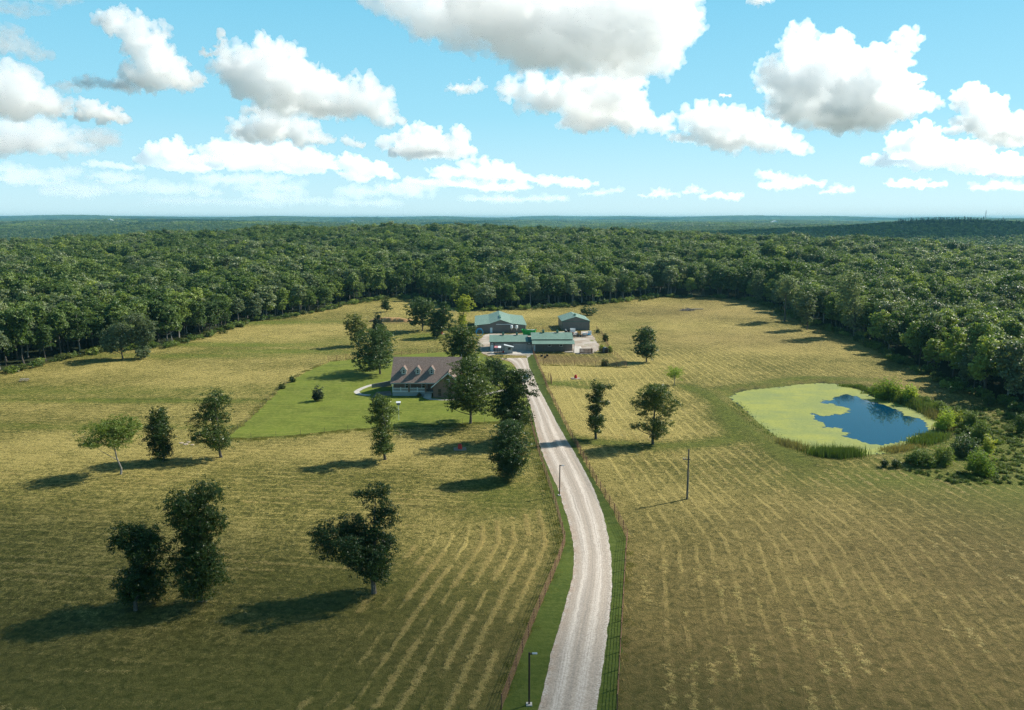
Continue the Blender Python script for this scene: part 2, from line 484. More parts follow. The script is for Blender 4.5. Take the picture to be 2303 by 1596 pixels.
# windrow lines: a wave of the stripe coordinate, bent and broken by noise
st = k.math('ADD', k.attr('stripe'), k.math('MULTIPLY', k.math('SUBTRACT', n_mid, .5), .9))
wv = k.math('SINE', k.math('MULTIPLY', st, 2 * math.pi / 2.15))
row = k.rng(wv, .4, 1.0)
row = k.math('MULTIPLY', row, k.rng(k.noise(p, .26, 3, .65), .36, .60))
row = k.math('MULTIPLY', row, k.attr('samp'))
d = k.math('ADD', k.math('MULTIPLY', k.attr('dry'), .62), k.math('MULTIPLY', k.math('SUBTRACT', n_big, .5), .9))
d = k.math('ADD', d, k.math('MULTIPLY', k.math('SUBTRACT', n_mid, .5), .55))
d = k.math('ADD', d, k.math('MULTIPLY', k.math('SUBTRACT', n_clump, .5), 1.0))
d = k.math('ADD', d, k.math('MULTIPLY', k.math('SUBTRACT', tuft, .5), 4.0))
d = k.math('ADD', d, k.math('MULTIPLY', row, .52))
d = k.math('SUBTRACT', d, k.math('MULTIPLY', k.attr('green'), .45))
c_grass = k.mix(k.rng(n_clump, .3, .7), (.044, .050, .009), (.108, .112, .020))
c_grass = k.mix(k.attr('green'), c_grass, k.mix(k.rng(n_clump, .3, .7), (.075, .105, .014), (.145, .178, .026)))
c_straw = k.mix(k.rng(n_blade, .3, .7), (.275, .222, .056), (.46, .375, .135))
col = k.mix(k.rng(d, .06, .78), c_grass, c_straw)
col = k.mix(k.math('MULTIPLY', k.attr('brown'), k.rng(k.math('ADD', n_clump, k.math('MULTIPLY', tuft, .4)), .4, .9, .2, .8)), col, k.mix(n_fine2, (.105, .068, .030), (.25, .165, .075)))
col = k.mix(k.attr('clearing'), col, (.15, .12, .055))
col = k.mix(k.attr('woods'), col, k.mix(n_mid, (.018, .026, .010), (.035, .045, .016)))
col = k.mix(k.attr('mud'), col, (.02, .03, .02))
k.base(col)
k.bump(k.math('ADD', k.math('ADD', k.math('MULTIPLY', tuft, 1.0), k.math('MULTIPLY', n_clump, .6)), k.math('MULTIPLY', row, .35)), .9, .55)
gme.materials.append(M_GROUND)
for q in gme.polygons: pass
gme.polygons.foreach_set('use_smooth', np.ones(len(gme.polygons), bool))
structure("ground", gme)

# ------------------------------------------------------------------ sheets on the ground
def sheet(name, poly, mat, lift, step=2.0, jitter=0.0, dens=1.0, hole=None, seed=0, z=None):
    rng = np.random.default_rng(seed)
    def densify(P, jit):
        out = []
        n = len(P)
        for i in range(n):
            a = np.array(P[i]); b = np.array(P[(i + 1) % n]); L = np.linalg.norm(b - a); m = max(1, int(L / dens))
            nrm = np.array([-(b - a)[1], (b - a)[0]]) / (L + 1e-9)
            for j in range(m):
                q = a + (b - a) * j / m
                out.append(q + nrm * (rng.normal() * jit))
        return np.array(out)
    B = densify(poly, jitter)
    lo, hi = B.min(0), B.max(0)
    X, Y = np.meshgrid(np.arange(lo[0] + step * .37, hi[0], step), np.arange(lo[1] + step * .41, hi[1], step))
    X, Y = X.ravel(), Y.ravel()
    keep = inside(B, X, Y) & (dist_line(B, X, Y, True) > step * .3)
    pts = [tuple(q) for q in B]; edges = [(i, (i + 1) % len(B)) for i in range(len(B))]
    if hole is not None:
        Hh = densify(hole, jitter)
        keep &= ~inside(Hh, X, Y) & (dist_line(Hh, X, Y, True) > step * .3)
        o = len(pts); pts += [tuple(q) for q in Hh]; edges += [(o + i, o + (i + 1) % len(Hh)) for i in range(len(Hh))]
    pts += list(zip(X[keep], Y[keep]))
    v, e, f, *_ = delaunay_2d_cdt([Vector(q) for q in pts], edges, [], 0, 1e-5)
    v = np.array([tuple(q) for q in v]); f = np.array([tuple(q) for q in f if len(q) == 3])
    c = v[f].mean(1)
    ok = inside(B, c[:, 0], c[:, 1])
    if hole is not None: ok &= ~inside(Hh, c[:, 0], c[:, 1])
    f = f[ok]
    A = v[f]; cr = (A[:, 1, 0] - A[:, 0, 0]) * (A[:, 2, 1] - A[:, 0, 1]) - (A[:, 1, 1] - A[:, 0, 1]) * (A[:, 2, 0] - A[:, 0, 0])
    f[cr < 0] = f[cr < 0][:, ::-1]
    zz = hgt(v[:, 0], v[:, 1]) + lift if z is None else np.full(len(v), z)
    me = np_mesh(name, np.column_stack([v, zz]), f, mat)
    me.polygons.foreach_set('use_smooth', np.ones(len(me.polygons), bool))
    return me

def grass_mat(name, c1, c2, c3, fine=2.5):
    m = principled(name, c1, .9, 0, .1)
    k = NT(m); p = k.pos()
    a = k.noise(p, .12, 3); b = k.noise(p, fine, 4, .7); c = k.noise(k.scale(p, (.25, 1.4, 1), .3), .8, 3)
    col = k.mix(k.rng(a, .3, .7), c1, c2)
    col = k.mix(k.rng(k.math('ADD', k.math('MULTIPLY', b, .7), k.math('MULTIPLY', c, .5)), .45, .85), col, c3)
    k.base(col); k.bump(b, .6, .12)
    return m
M_LAWN = grass_mat("lawn_grass", (.070, .094, .012), (.112, .145, .018), (.175, .190, .038), 1.1)
M_VERGE = grass_mat("verge_grass", (.036, .058, .009), (.055, .080, .012), (.085, .105, .022), 2.0)
structure("lawn", sheet("lawn", line(LAWN), M_LAWN, .035, 2.2, .22))
verge = [tuple(q) for q in FENCE_R] + [at(1186, 800), at(1180, 800)] + [tuple(at(*q)) for q in ROAD_R[::-1][1:6]] + [at(1195, 925)] + [tuple(q) for q in FENCE_L[::-1]]
structure("verge", sheet("verge", [tuple(q) for q in FENCE_R] + [at(1186, 802), at(1150, 830), at(1189, 930)] + [tuple(q) for q in FENCE_L[::-1]], M_VERGE, .03, 2.0, .12))

M_ROAD = principled("gravel", (.4, .38, .35), .95, 0, .1)
k = NT(M_ROAD); p = k.pos()
lat = k.attr('lat')
g1 = k.noise(p, 5.5, 4, .75); g2 = k.noise(p, .5, 3); g3 = k.noise(k.scale(p, (2.0, .06, 1)), 1.0, 3)
wob = k.math('ADD', lat, k.math('MULTIPLY', k.math('SUBTRACT', g2, .5), .06))
tr1 = k.rng(k.math('ABSOLUTE', k.math('SUBTRACT', wob, .30)), .02, .13, 1, 0)
tr2 = k.rng(k.math('ABSOLUTE', k.math('SUBTRACT', wob, .68)), .02, .13, 1, 0)
mid = k.rng(k.math('ABSOLUTE', k.math('SUBTRACT', wob, .50)), .0, .035, 1, 0)
trk = k.math('MAXIMUM', tr1, tr2)
lines = k.noise(k.n.new('ShaderNodeCombineXYZ').outputs[0], 1.0)
cx = k.n.new('ShaderNodeCombineXYZ'); k.link(k.math('MULTIPLY', wob, 26), cx.inputs[0]); k.link(k.math('MULTIPLY', k.attr('along'), .03), cx.inputs[1])
lines = k.noise(cx.outputs[0], 1.0, 3, .6)
col = k.mix(trk, (.375, .320, .265), (.515, .455, .395))
col = k.mix(k.math('MULTIPLY', k.rng(lines, .42, .68), .75), col, (.29, .255, .22))
col = k.mix(k.math('MULTIPLY', mid, .55), col, (.27, .235, .20))
edge = k.math('MAXIMUM', k.rng(wob, .10, .02), k.rng(wob, .90, .98))
col = k.mix(k.math('MULTIPLY', edge, k.rng(g1, .42, .6, 0, .5)), col, (.54, .51, .47))
col = k.mix(k.math('MULTIPLY', k.rng(lat, .22, .0), k.rng(g2, .35, .65, .1, .7)), col, (.33, .24, .175))
col = k.mix(k.rng(g1, .25, .75), k.mix(1.0, col, (.62, .61, .60), 'MULTIPLY'), k.mix(1.0, col, (1.24, 1.24, 1.24), 'MULTIPLY'))
k.base(col); k.bump(g1, .35, .05)

# road: a strip along its two edges, with a coordinate across (lat) and along
def resample(pts, n):
    pts = np.array(pts); s = np.r_[0, np.cumsum(np.linalg.norm(np.diff(pts, axis=0), axis=1))]
    # smooth through the points with a Catmull-Rom curve
    out = []
    ext = np.vstack([2 * pts[0] - pts[1], pts, 2 * pts[-1] - pts[-2]])
    for i in range(len(pts) - 1):
        p0, p1, p2, p3 = ext[i:i + 4]
        for t in np.linspace(0, 1, 24, endpoint=False):
            out.append(.5 * ((2 * p1) + (-p0 + p2) * t + (2 * p0 - 5 * p1 + 4 * p2 - p3) * t * t + (-p0 + 3 * p1 - 3 * p2 + p3) * t ** 3))
    out.append(pts[-1]); out = np.array(out)
    s = np.r_[0, np.cumsum(np.linalg.norm(np.diff(out, axis=0), axis=1))]
    q = np.linspace(0, s[-1], n)
    return np.column_stack([np.interp(q, s, out[:, 0]), np.interp(q, s, out[:, 1])])
NA = 700; NL = 13
eL = resample(line(ROAD_L), NA); eR = resample(line(ROAD_R), NA)
rng = np.random.default_rng(5)
jl = np.convolve(rng.normal(size=NA), np.ones(5) / 5, 'same') * .085; jr = np.convolve(rng.normal(size=NA), np.ones(5) / 5, 'same') * .085
wv_ = np.linalg.norm(eR - eL, axis=1)
lt = np.linspace(0, 1, NL)
V = []; LAT = []; ALO = []
for i in range(NA):
    a = eL[i] + (eL[i] - eR[i]) / wv_[i] * jl[i]; b = eR[i] + (eR[i] - eL[i]) / wv_[i] * jr[i]
    for t in lt:
        q = a + (b - a) * t
        V.append((q[0], q[1], .07 * math.sin(math.pi * t))); LAT.append(t); ALO.append(i * .5)
V = np.array(V); V[:, 2] += hgt(V[:, 0], V[:, 1]) + .05
ii = np.arange(NA * NL).reshape(NA, NL)
Q = np.stack([ii[:-1, :-1].ravel(), ii[:-1, 1:].ravel(), ii[1:, 1:].ravel(), ii[1:, :-1].ravel()], 1)
rme = np_mesh("road", V, Q, M_ROAD)
for nm, a in (('lat', LAT), ('along', ALO)):
    q = rme.attributes.new(nm, 'FLOAT', 'POINT'); q.data.foreach_set('value', np.array(a, np.float32))
rme.polygons.foreach_set('use_smooth', np.ones(len(rme.polygons), bool))
structure("road", rme)

M_YARD = principled("yard_gravel", (.4, .36, .3), .95, 0, .1)
k = NT(M_YARD); p = k.pos()
a = k.noise(p, .18, 4, .6); b = k.noise(p, 3.0, 4, .7)
col = k.mix(k.rng(a, .35, .62), (.40, .355, .305), (.27, .215, .165))
col = k.mix(k.math('MULTIPLY', k.rng(b, .5, .75), .5), col, (.46, .42, .37))
col = k.mix(k.rng(k.noise(p, .3, 4, .65), .60, .68), col, (.13, .14, .045))
k.base(col); k.bump(b, .4, .05)
structure("yard", sheet("yard", line(YARD), M_YARD, .042, 2.0, .25))
M_CONC = mottled("concrete", (.44, .42, .38), (.36, .335, .30), .8, .9, .1)
structure("pavement", sheet("pavement", line([(1102, 797), (1104, 788), (1197, 788), (1199, 797)]), M_CONC, .075, 2.0))
structure("barn_pavement", sheet("barn_pavement", line([(1290, 794), (1289, 779), (1306, 779), (1313, 790), (1311, 794)]), M_CONC, .08, 2.0))

def ribbon(name, pts, w, mat, lift):
    c = resample(np.array([at(*q) for q in pts]), 60)
    t = np.gradient(c, axis=0); t /= np.linalg.norm(t, axis=1)[:, None]; n = np.column_stack([-t[:, 1], t[:, 0]])
    A = c + n * w / 2; B = c - n * w / 2
    V = np.concatenate([np.column_stack([B, hgt(B[:, 0], B[:, 1]) + lift]), np.column_stack([A, hgt(A[:, 0], A[:, 1]) + lift])])
    m = len(c); Q = np.array([(i, i + 1, m + i + 1, m + i) for i in range(m - 1)])
    return structure(name, np_mesh(name, V, Q, mat))
ribbon("path", [(878, 860), (860, 862), (840, 865), (818, 872), (803, 880), (806, 885), (818, 888), (833, 888.5)], 1.4, M_CONC, .07)
ribbon("path", [(957, 890), (958, 894), (968, 897.5), (990, 899), (1015, 898.5), (1040, 896), (1075, 890), (1130, 878), (1168, 872)], 1.3, M_CONC, .07)
M_DRIVE = mottled("drive_slab", (.15, .115, .095), (.20, .155, .13), 1.2, .9)
structure("drive", sheet("drive", line([(838, 894), (846, 882), (878, 879), (881, 889)]), M_DRIVE, .06, 2.0))

# ------------------------------------------------------------------ pond
M_WATER = principled("pond_water", (.001, .032, .066), .05, 0, .14)
k = NT(M_WATER)
k.bump(k.noise(k.scale(k.pos(), (1, 1.4, 1)), 1.2, 3), .05, .05)
structure("pond_water", sheet("pond_water", [PC + (q - PC) * .993 for q in POND], M_WATER, 0, 4, z=WATER_Z))
M_WEED = principled("duckweed", (.2, .25, .05), .7, 0, .25)
k = NT(M_WEED); p = k.pos()
a = k.noise(p, .10, 4, .6); b = k.noise(p, 2.2, 4, .7)
col = k.mix(k.rng(a, .35, .65), (.175, .208, .048), (.24, .255, .042))
col = k.mix(k.rng(b, .52, .75), col, (.30, .31, .085))
col = k.mix(k.rng(b, .45, .30), col, (.11, .14, .035))
c_ = k.noise(k.scale(p, (.25, .8, 1)), .5, 4, .7); col = k.mix(k.rng(c_, .5, .68, 0, .7), col, (.15, .185, .06))
k.base(col); k.bump(b, .3, .04)
w_ = structure("duckweed", sheet("duckweed", POND, M_WEED, 0, 1.6, .34, .55, hole=OPEN, seed=3, z=WATER_Z + .025))
w_['kind'] = 'stuff'

# ------------------------------------------------------------------ trees
def unit(rng, n):
    v = rng.normal(size=(n, 3)); return v / np.linalg.norm(v, axis=1)[:, None]

def leaf_quads(rng, C, N, size, asp=.62):
    """quads centred at C facing roughly N"""
    n = len(C)
    a = np.cross(N, unit(rng, n)); a /= np.linalg.norm(a, axis=1)[:, None] + 1e-9
    b = np.cross(N, a)
    s = size * rng.uniform(.65, 1.3, n)[:, None]
    A = a * s * .5; B = b * s * asp * .5
    fold = N * s * .12
    V = np.stack([C - A, C - B + fold, C + A, C + B + fold], 1).reshape(-1, 3)
    return V, np.arange(4 * n).reshape(n, 4)

def crown_points(rng, lobes, n, clump, per=11, shell=.55):
    """leaf centres and facings: clumps of leaves spread through lobes (cx,cy,cz,rx,ry,rz)"""
    L = np.array(lobes, float)
    w = (L[:, 3] * L[:, 4] + L[:, 3] * L[:, 5] + L[:, 4] * L[:, 5]); w /= w.sum()
    m = max(4, n // per)
    k_ = rng.choice(len(L), m, p=w)
    d_ = unit(rng, m)
    r = rng.uniform(shell ** 2, 1.08, m) ** .5
    # lumpy outline: the lobe's radius varies with direction
    lump = 1 + .22 * np.sin(d_[:, 0] * 5 + k_ * 1.7) * np.cos(d_[:, 2] * 5 + k_) + .13 * rng.normal(size=m)
    c = L[k_, :3] + d_ * L[k_, 3:] * (r * lump)[:, None]
    cc = np.repeat(c, per, 0); dd = np.repeat(d_, per, 0)
    off = unit(rng, len(cc)) * (rng.uniform(0, 1, len(cc)) ** .5)[:, None] * clump * np.array([1, 1, .55])
    C = cc + off
    N = dd * .7 + unit(rng, len(cc)) * .9 + np.array([0, 0, .45]); N /= np.linalg.norm(N, axis=1)[:, None]
    return C, N

def trunk_mb(rng, height, r0, lobes, lean=(0, 0), sides=7, nlimb=9):
    mb = MB()
    z = np.array([-.3, 0, .12, .35, .6, .8, 1.0]) * height; z[0] = -.4
    wob = rng.normal(size=(len(z), 2)) * height * .012; wob[:2] = 0
    pts = np.column_stack([wob[:, 0] + lean[0] * (z / height).clip(0) ** 1.3, wob[:, 1] + lean[1] * (z / height).clip(0) ** 1.3, z])
    mb.tube(pts, np.array([1.5, 1.25, .95, .8, .58, .36, .12]) * r0, sides)
    L = sorted(lobes, key=lambda q: q[2])
    for j, q in enumerate(L[:nlimb]):
        e = np.array(q[:3]) + rng.normal(size=3) * .15 * np.array(q[3:])
        zz = max(.16 * height, min(e[2] - .55 * math.hypot(e[0], e[1]) - .05 * height, .86 * height))
        s = np.array([np.interp(zz, pts[:, 2], pts[:, 0]), np.interp(zz, pts[:, 2], pts[:, 1]), zz])
        midp = (s + e) / 2 + np.array([0, 0, -.05 * np.linalg.norm(e - s)])
        rr = r0 * (1 - .7 * zz / height) * .5
        mb.tube([s, midp, e], [rr, rr * .6, rr * .2], 5)
        for _ in range(3):
            t_ = e + rng.normal(size=3) * .6 * np.array(q[3:]) 
            mb.tube([midp * .4 + e * .6, t_], [rr * .35, rr * .08], 4)
    return mb

def px_m(Y, z=3.0):
    return (Y * CP + (HC - z) * SP) / F

SEED = [100]
def tree(name, label, base, lobes, leaf_mat, cat='tree', bark=None, n=6000, size=.36, clump=.55, r0=None, group=None, thick=.85, shell=.5, per=11, extra=True, lean=.8):
    """lobes in picture units (U, V, ru, rv); each gets real size and its own depth at the tree's distance"""
    SEED[0] += 1
    rng = np.random.default_rng(SEED[0])
    g = ground_pt(*base)
    m = px_m(g.y)
    LB = []
    for (U, V, ru, rv) in lobes:
        z = zpix(V, g.y) - g.z
        x = xpix(U, g.y, z) - g.x
        rx = ru * m * 1.18; rz = rv * m * 1.15 / .95
        LB.append((x, rng.normal() * .45 * rx, z, rx, rx * thick * rng.uniform(.85, 1.15), rz))
    if extra:      # lobes towards and away from the viewer so that the crown is as deep as it is wide
        wide = max(abs(q[0]) + q[3] for q in LB)
        for q in list(LB):
            if q[3] > .45 * wide * .6:
                for sgn in (-1, 1):
                    f = rng.uniform(.5, .75)
                    LB.append((q[0] * .5, q[1] + sgn * wide * .45 * f, q[2] + rng.normal() * .1 * q[5], q[3] * f, q[4] * f, q[5] * f))
    H_ = max(q[2] + .3 * q[5] for q in LB)
    topq = max(LB, key=lambda q: q[2])
    t = thing(name, label, cat, g, 0, group)
    r0 = r0 or max(.10, H_ * .021)
    trunk_mb(rng, H_ * .93, r0, LB, (topq[0] * lean, topq[1] * .5)).build("trunk", bark or M_BARK, t)
    C, N = crown_points(rng, LB, int(n * 2.2), clump, per + 5, shell)
    ok = C[:, 2] > .25
    V, Q = leaf_quads(rng, C[ok], N[ok], size * .92)
    link("crown", np_mesh("crown", V, Q, leaf_mat), t)
    return t

TREES = "scattered trees standing in the fields and yard"
def oak(label, base, lobes, mat=None, **kw):
    return tree("oak_tree", label, base, lobes, mat or L_OAK, group=TREES, **kw)
tree("elm_tree", "light green vase shaped tree on a slim pale trunk, far left of the meadow", (272, 1066),
     [(222, 975, 34, 22), (262, 958, 36, 18), (200, 992, 17, 17), (290, 968, 22, 22), (250, 980, 36, 22), (278, 985, 26, 18), (236, 957, 20, 14)], L_ELM, bark=M_PALEBARK, n=5200, size=.28, clump=.5, r0=.16, lean=.25, group=TREES, shell=.4)
oak("small dark tree with one long low branch, right of the light vase shaped tree", (368, 1037),
    [(354, 938, 17, 20), (342, 958, 22, 22), (362, 968, 22, 26), (360, 995, 24, 26), (374, 1012, 18, 16), (328, 996, 14, 8)], n=5500, size=.3)
oak("dark tree with a wide fan of branches leaning left beside the lawn corner", (497, 1028),
    [(478, 903, 28, 22), (455, 925, 24, 20), (482, 940, 28, 26), (443, 942, 20, 10), (462, 965, 26, 14), (488, 968, 24, 20), (500, 995, 24, 16), (450, 985, 20, 8)], n=6000, size=.3, shell=.45)
oak("shorter left one of the two dark trees standing close together in the near meadow", (305, 1372),
    [(278, 1203, 30, 22), (336, 1192, 18, 22), (344, 1228, 30, 24), (300, 1236, 36, 26), (264, 1225, 16, 14), (318, 1270, 32, 28), (306, 1305, 40, 28), (340, 1300, 30, 22), (318, 1340, 44, 24), (285, 1335, 28, 28)], n=12000, size=.25, clump=.45)
oak("taller right one of the two dark trees close together in the near meadow", (452, 1352),
    [(404, 1130, 30, 26), (442, 1128, 40, 28), (396, 1160, 22, 22), (455, 1172, 42, 34), (412, 1195, 34, 40), (485, 1182, 20, 22), (425, 1240, 36, 36), (462, 1235, 34, 34), (405, 1265, 22, 22), (490, 1260, 24, 36), (448, 1290, 38, 34), (480, 1300, 22, 22), (452, 1318, 28, 18)], n=16000, size=.25, clump=.45)
oak("large lone dark tree in the near meadow with a broad branch on its left", (841, 1334),
    [(845, 1106, 30, 14), (806, 1112, 16, 6), (850, 1140, 26, 30), (868, 1170, 24, 26), (846, 1185, 26, 24), (745, 1188, 36, 26), (785, 1182, 30, 24), (725, 1210, 20, 22), (732, 1240, 24, 18), (775, 1222, 36, 26), (815, 1210, 26, 26), (845, 1230, 40, 34), (872, 1220, 18, 22), (833, 1268, 40, 30), (852, 1295, 24, 22), (800, 1250, 28, 18), (838, 1308, 16, 12)], L_OAKB, n=15000, size=.24, clump=.45, shell=.45)
oak("slender dark tree with a crooked top in front of the lawn, near the birdhouse pole", (866, 1033),
    [(856, 902, 20, 12), (845, 918, 16, 12), (880, 916, 15, 7), (893, 925, 6, 5), (838, 942, 16, 7), (858, 945, 18, 18), (860, 975, 24, 22), (866, 1000, 22, 14), (858, 1005, 18, 10)], n=6500, size=.28)
oak("large round headed tree on a bare trunk right in front of the brick house", (1058, 952),
    [(1048, 832, 32, 18), (1080, 842, 24, 22), (1026, 860, 28, 22), (1062, 865, 38, 28), (1092, 872, 20, 24), (1022, 892, 22, 18), (1075, 900, 34, 22), (1042, 912, 26, 14), (1015, 912, 14, 9)], mat=L_OAK, n=12000, size=.34)
oak("full dark tree at the fence left of the road, nearest of the trees along it", (1141, 1076),
    [(1150, 962, 24, 14), (1132, 980, 26, 20), (1165, 985, 26, 22), (1145, 1008, 38, 24), (1122, 1020, 22, 18), (1168, 1020, 22, 20), (1135, 1042, 28, 18), (1160, 1046, 24, 14), (1144, 1058, 24, 10)], L_OAKB, n=12000, size=.28)
oak("tall open crowned tree overhanging the gravel road beside the house", (1160, 992),
    [(1148, 845, 26, 16), (1178, 845, 18, 10), (1198, 858, 10, 7), (1200, 884, 10, 6), (1128, 862, 22, 16), (1168, 868, 22, 16), (1150, 890, 28, 18), (1176, 912, 18, 14), (1150, 922, 30, 16), (1180, 938, 16, 10), (1158, 946, 26, 14), (1140, 965, 20, 12), (1122, 895, 22, 16), (1112, 915, 24, 16), (1135, 925, 26, 18), (1165, 950, 26, 14)], mat=L_OAK, n=13000, size=.33)
oak("compact round dark tree between the brick house and the driveway", (1113, 872), [(1112, 818, 24, 17), (1100, 834, 18, 16), (1126, 834, 17, 16), (1112, 845, 22, 14)], L_OAKB, n=5500, size=.34)
oak("big tree rising right behind the far end of the brown house roof", (1036, 812), [(1042, 742, 26, 14), (1020, 764, 24, 16), (1055, 766, 26, 18), (1040, 780, 30, 18), (1016, 788, 18, 12), (1058, 796, 18, 14)], mat=L_OAK, n=7000, size=.45)
oak("broad dark tree on the lawn left of the brick house", (855, 841), [(846, 746, 22, 12), (828, 758, 24, 16), (862, 758, 18, 16), (845, 772, 34, 20), (818, 782, 22, 16), (868, 780, 16, 20), (838, 795, 34, 18), (812, 808, 20, 12), (856, 806, 28, 16), (872, 800, 12, 20), (828, 822, 22, 10)], L_OAKB, n=10000, size=.42)
oak("dull brownish tree behind the broad tree on the lawn", (808, 778), [(796, 716, 18, 11), (790, 735, 17, 14), (808, 738, 17, 16), (802, 758, 17, 13)], mat=L_OLIVE, n=3500, size=.5)
tree("pine_tree", "small dark conical tree behind the lawn trees, by the bare earth cut", (850, 748), [(850, 711, 6, 6), (849, 721, 11, 7), (851, 731, 14, 8), (849, 740, 14, 6)], L_PINE, n=2200, size=.45, group=TREES)
oak("large dark tree with two trunks on the slope beyond the lawn fence", (950, 744), [(952, 682, 25, 12), (930, 695, 19, 12), (966, 698, 17, 14), (944, 708, 24, 12), (930, 722, 14, 7), (955, 724, 14, 8)], L_OAKB, n=6000, size=.5)
oak("dark tree with a pointed top right of the two trunked tree on the slope", (983, 758), [(1000, 688, 9, 10), (1002, 704, 13, 12), (982, 712, 18, 13), (1008, 722, 13, 15), (984, 732, 19, 12), (982, 747, 12, 8)], L_OAKB, n=5500, size=.5)
tree("yellow_tree", "bright yellow green tree behind the dark trees left of the largest barn", (1040, 738), [(1048, 672, 14, 9), (1036, 682, 12, 9), (1056, 684, 10, 9), (1046, 694, 15, 9), (1040, 712, 9, 8), (1040, 724, 10, 8)], L_YEL, n=3000, size=.5, group=TREES)
oak("tiny lone tree high on the slope in front of the woods", (869, 701), [(870, 678, 5, 6), (867, 688, 9, 5), (872, 692, 8, 4)], n=1200, size=.4)
oak("dark upright tree in the pasture right of the barns", (1454, 813), [(1453, 744, 15, 10), (1440, 760, 15, 12), (1462, 762, 16, 14), (1448, 778, 22, 12), (1466, 782, 10, 10), (1458, 794, 17, 10), (1440, 790, 12, 8)], L_OAKB, n=5500, size=.4)
oak("thin ragged tree with a forked top, left of two trees in the yellow pasture", (1340, 987),
    [(1342, 862, 9, 9), (1345, 878, 13, 12), (1362, 872, 10, 4), (1375, 867, 6, 4), (1325, 893, 7, 7), (1341, 897, 13, 10), (1360, 905, 9, 7), (1338, 918, 15, 10), (1340, 936, 18, 10), (1332, 952, 13, 9), (1350, 955, 9, 7), (1338, 964, 10, 6)], n=5500, size=.27)
oak("wide airy tree with spreading limbs, right of two trees in the yellow pasture", (1468, 998),
    [(1470, 870, 25, 10), (1448, 884, 15, 12), (1487, 886, 25, 14), (1433, 906, 16, 12), (1516, 908, 12, 9), (1470, 906, 28, 16), (1500, 925, 16, 12), (1448, 928, 12, 8), (1428, 955, 14, 6), (1505, 948, 10, 8), (1478, 948, 20, 12), (1462, 965, 12, 8), (1486, 968, 16, 9), (1474, 980, 12, 5)], n=8000, size=.28, shell=.45)
tree("willow_tree", "small pale yellow green willow alone near the pond track", (1516, 866), [(1516, 832, 17, 10), (1508, 842, 13, 10), (1526, 842, 13, 10)], L_LIME, n=1500, size=.22, clump=.6, group=TREES, shell=.2, bark=M_PALEBARK)
oak("pale grey green left one of two trees before the woods at far left", (276, 806), [(266, 738, 24, 15), (248, 758, 18, 15), (288, 752, 20, 18), (268, 770, 26, 14), (250, 782, 12, 8)], mat=L_FORG, n=6000, size=.42)
oak("right one, bushy at its foot, of two trees before the woods at far left", (326, 804), [(312, 712, 20, 12), (332, 732, 20, 16), (314, 745, 18, 16), (338, 755, 12, 12), (322, 770, 13, 12), (328, 790, 15, 12)], mat=L_FORG, n=6000, size=.42)
oak("short round tree standing in front of the woods right of the brush pile", (1815, 741), [(1812, 665, 16, 11), (1798, 682, 15, 12), (1826, 684, 13, 12), (1813, 698, 17, 13), (1814, 716, 10, 9)], mat=L_FORG, n=4500, size=.5)
oak("tree with a long bare trunk left of the short round tree at the woods", (1764, 722), [(1766, 632, 20, 12), (1782, 650, 16, 11), (1756, 652, 14, 10), (1770, 666, 14, 8)], mat=L_FORG, n=4000, size=.55)
oak("large pale leaved tree leafy to the ground at the bend of the woods", (1921, 756), [(1913, 625, 24, 14), (1896, 650, 18, 18), (1926, 654, 18, 20), (1908, 680, 22, 20), (1928, 695, 14, 18), (1916, 718, 16, 16), (1928, 738, 11, 10)], mat=L_FORG, n=7500, size=.5)
oak("narrow tree leafy to the ground at the edge of the far woods", (1705, 681), [(1705, 620, 12, 10), (1702, 638, 13, 11), (1708, 655, 11, 11), (1705, 669, 9, 7)], mat=L_FORG, n=3000, size=.55)

# ---- bank of bare earth beyond the lawn
a_ = ground_pt(828, 723); b_ = ground_pt(925, 723)
M_EARTH = mottled("bare_earth", (.30, .17, .075), (.40, .25, .12), .7, .95, .4)
nb = 24; V = []; re_ = np.random.default_rng(3)
for i in range(nb):
    t = i / (nb - 1); e = math.sin(math.pi * t) ** .5; x = a_.x + (b_.x - a_.x) * t; y = a_.y + (b_.y - a_.y) * t + re_.normal() * .3; z0 = h1(x, y)
    V += [(x, y - .6, z0 - .15), (x, y - .25 * e, z0 + 1.5 * e + re_.normal() * .08), (x, y + 1.2 * e + re_.normal() * .3, z0 + 1.75 * e + re_.normal() * .08), (x, y + 7 + re_.normal() * .6, h1(x, y + 7) - .1)]
Q = np.array([(i * 4 + j, (i + 1) * 4 + j, (i + 1) * 4 + j + 1, i * 4 + j + 1) for i in range(nb - 1) for j in range(3)])
structure("earth_bank", np_mesh("earth_bank", np.array(V), Q, M_EARTH))

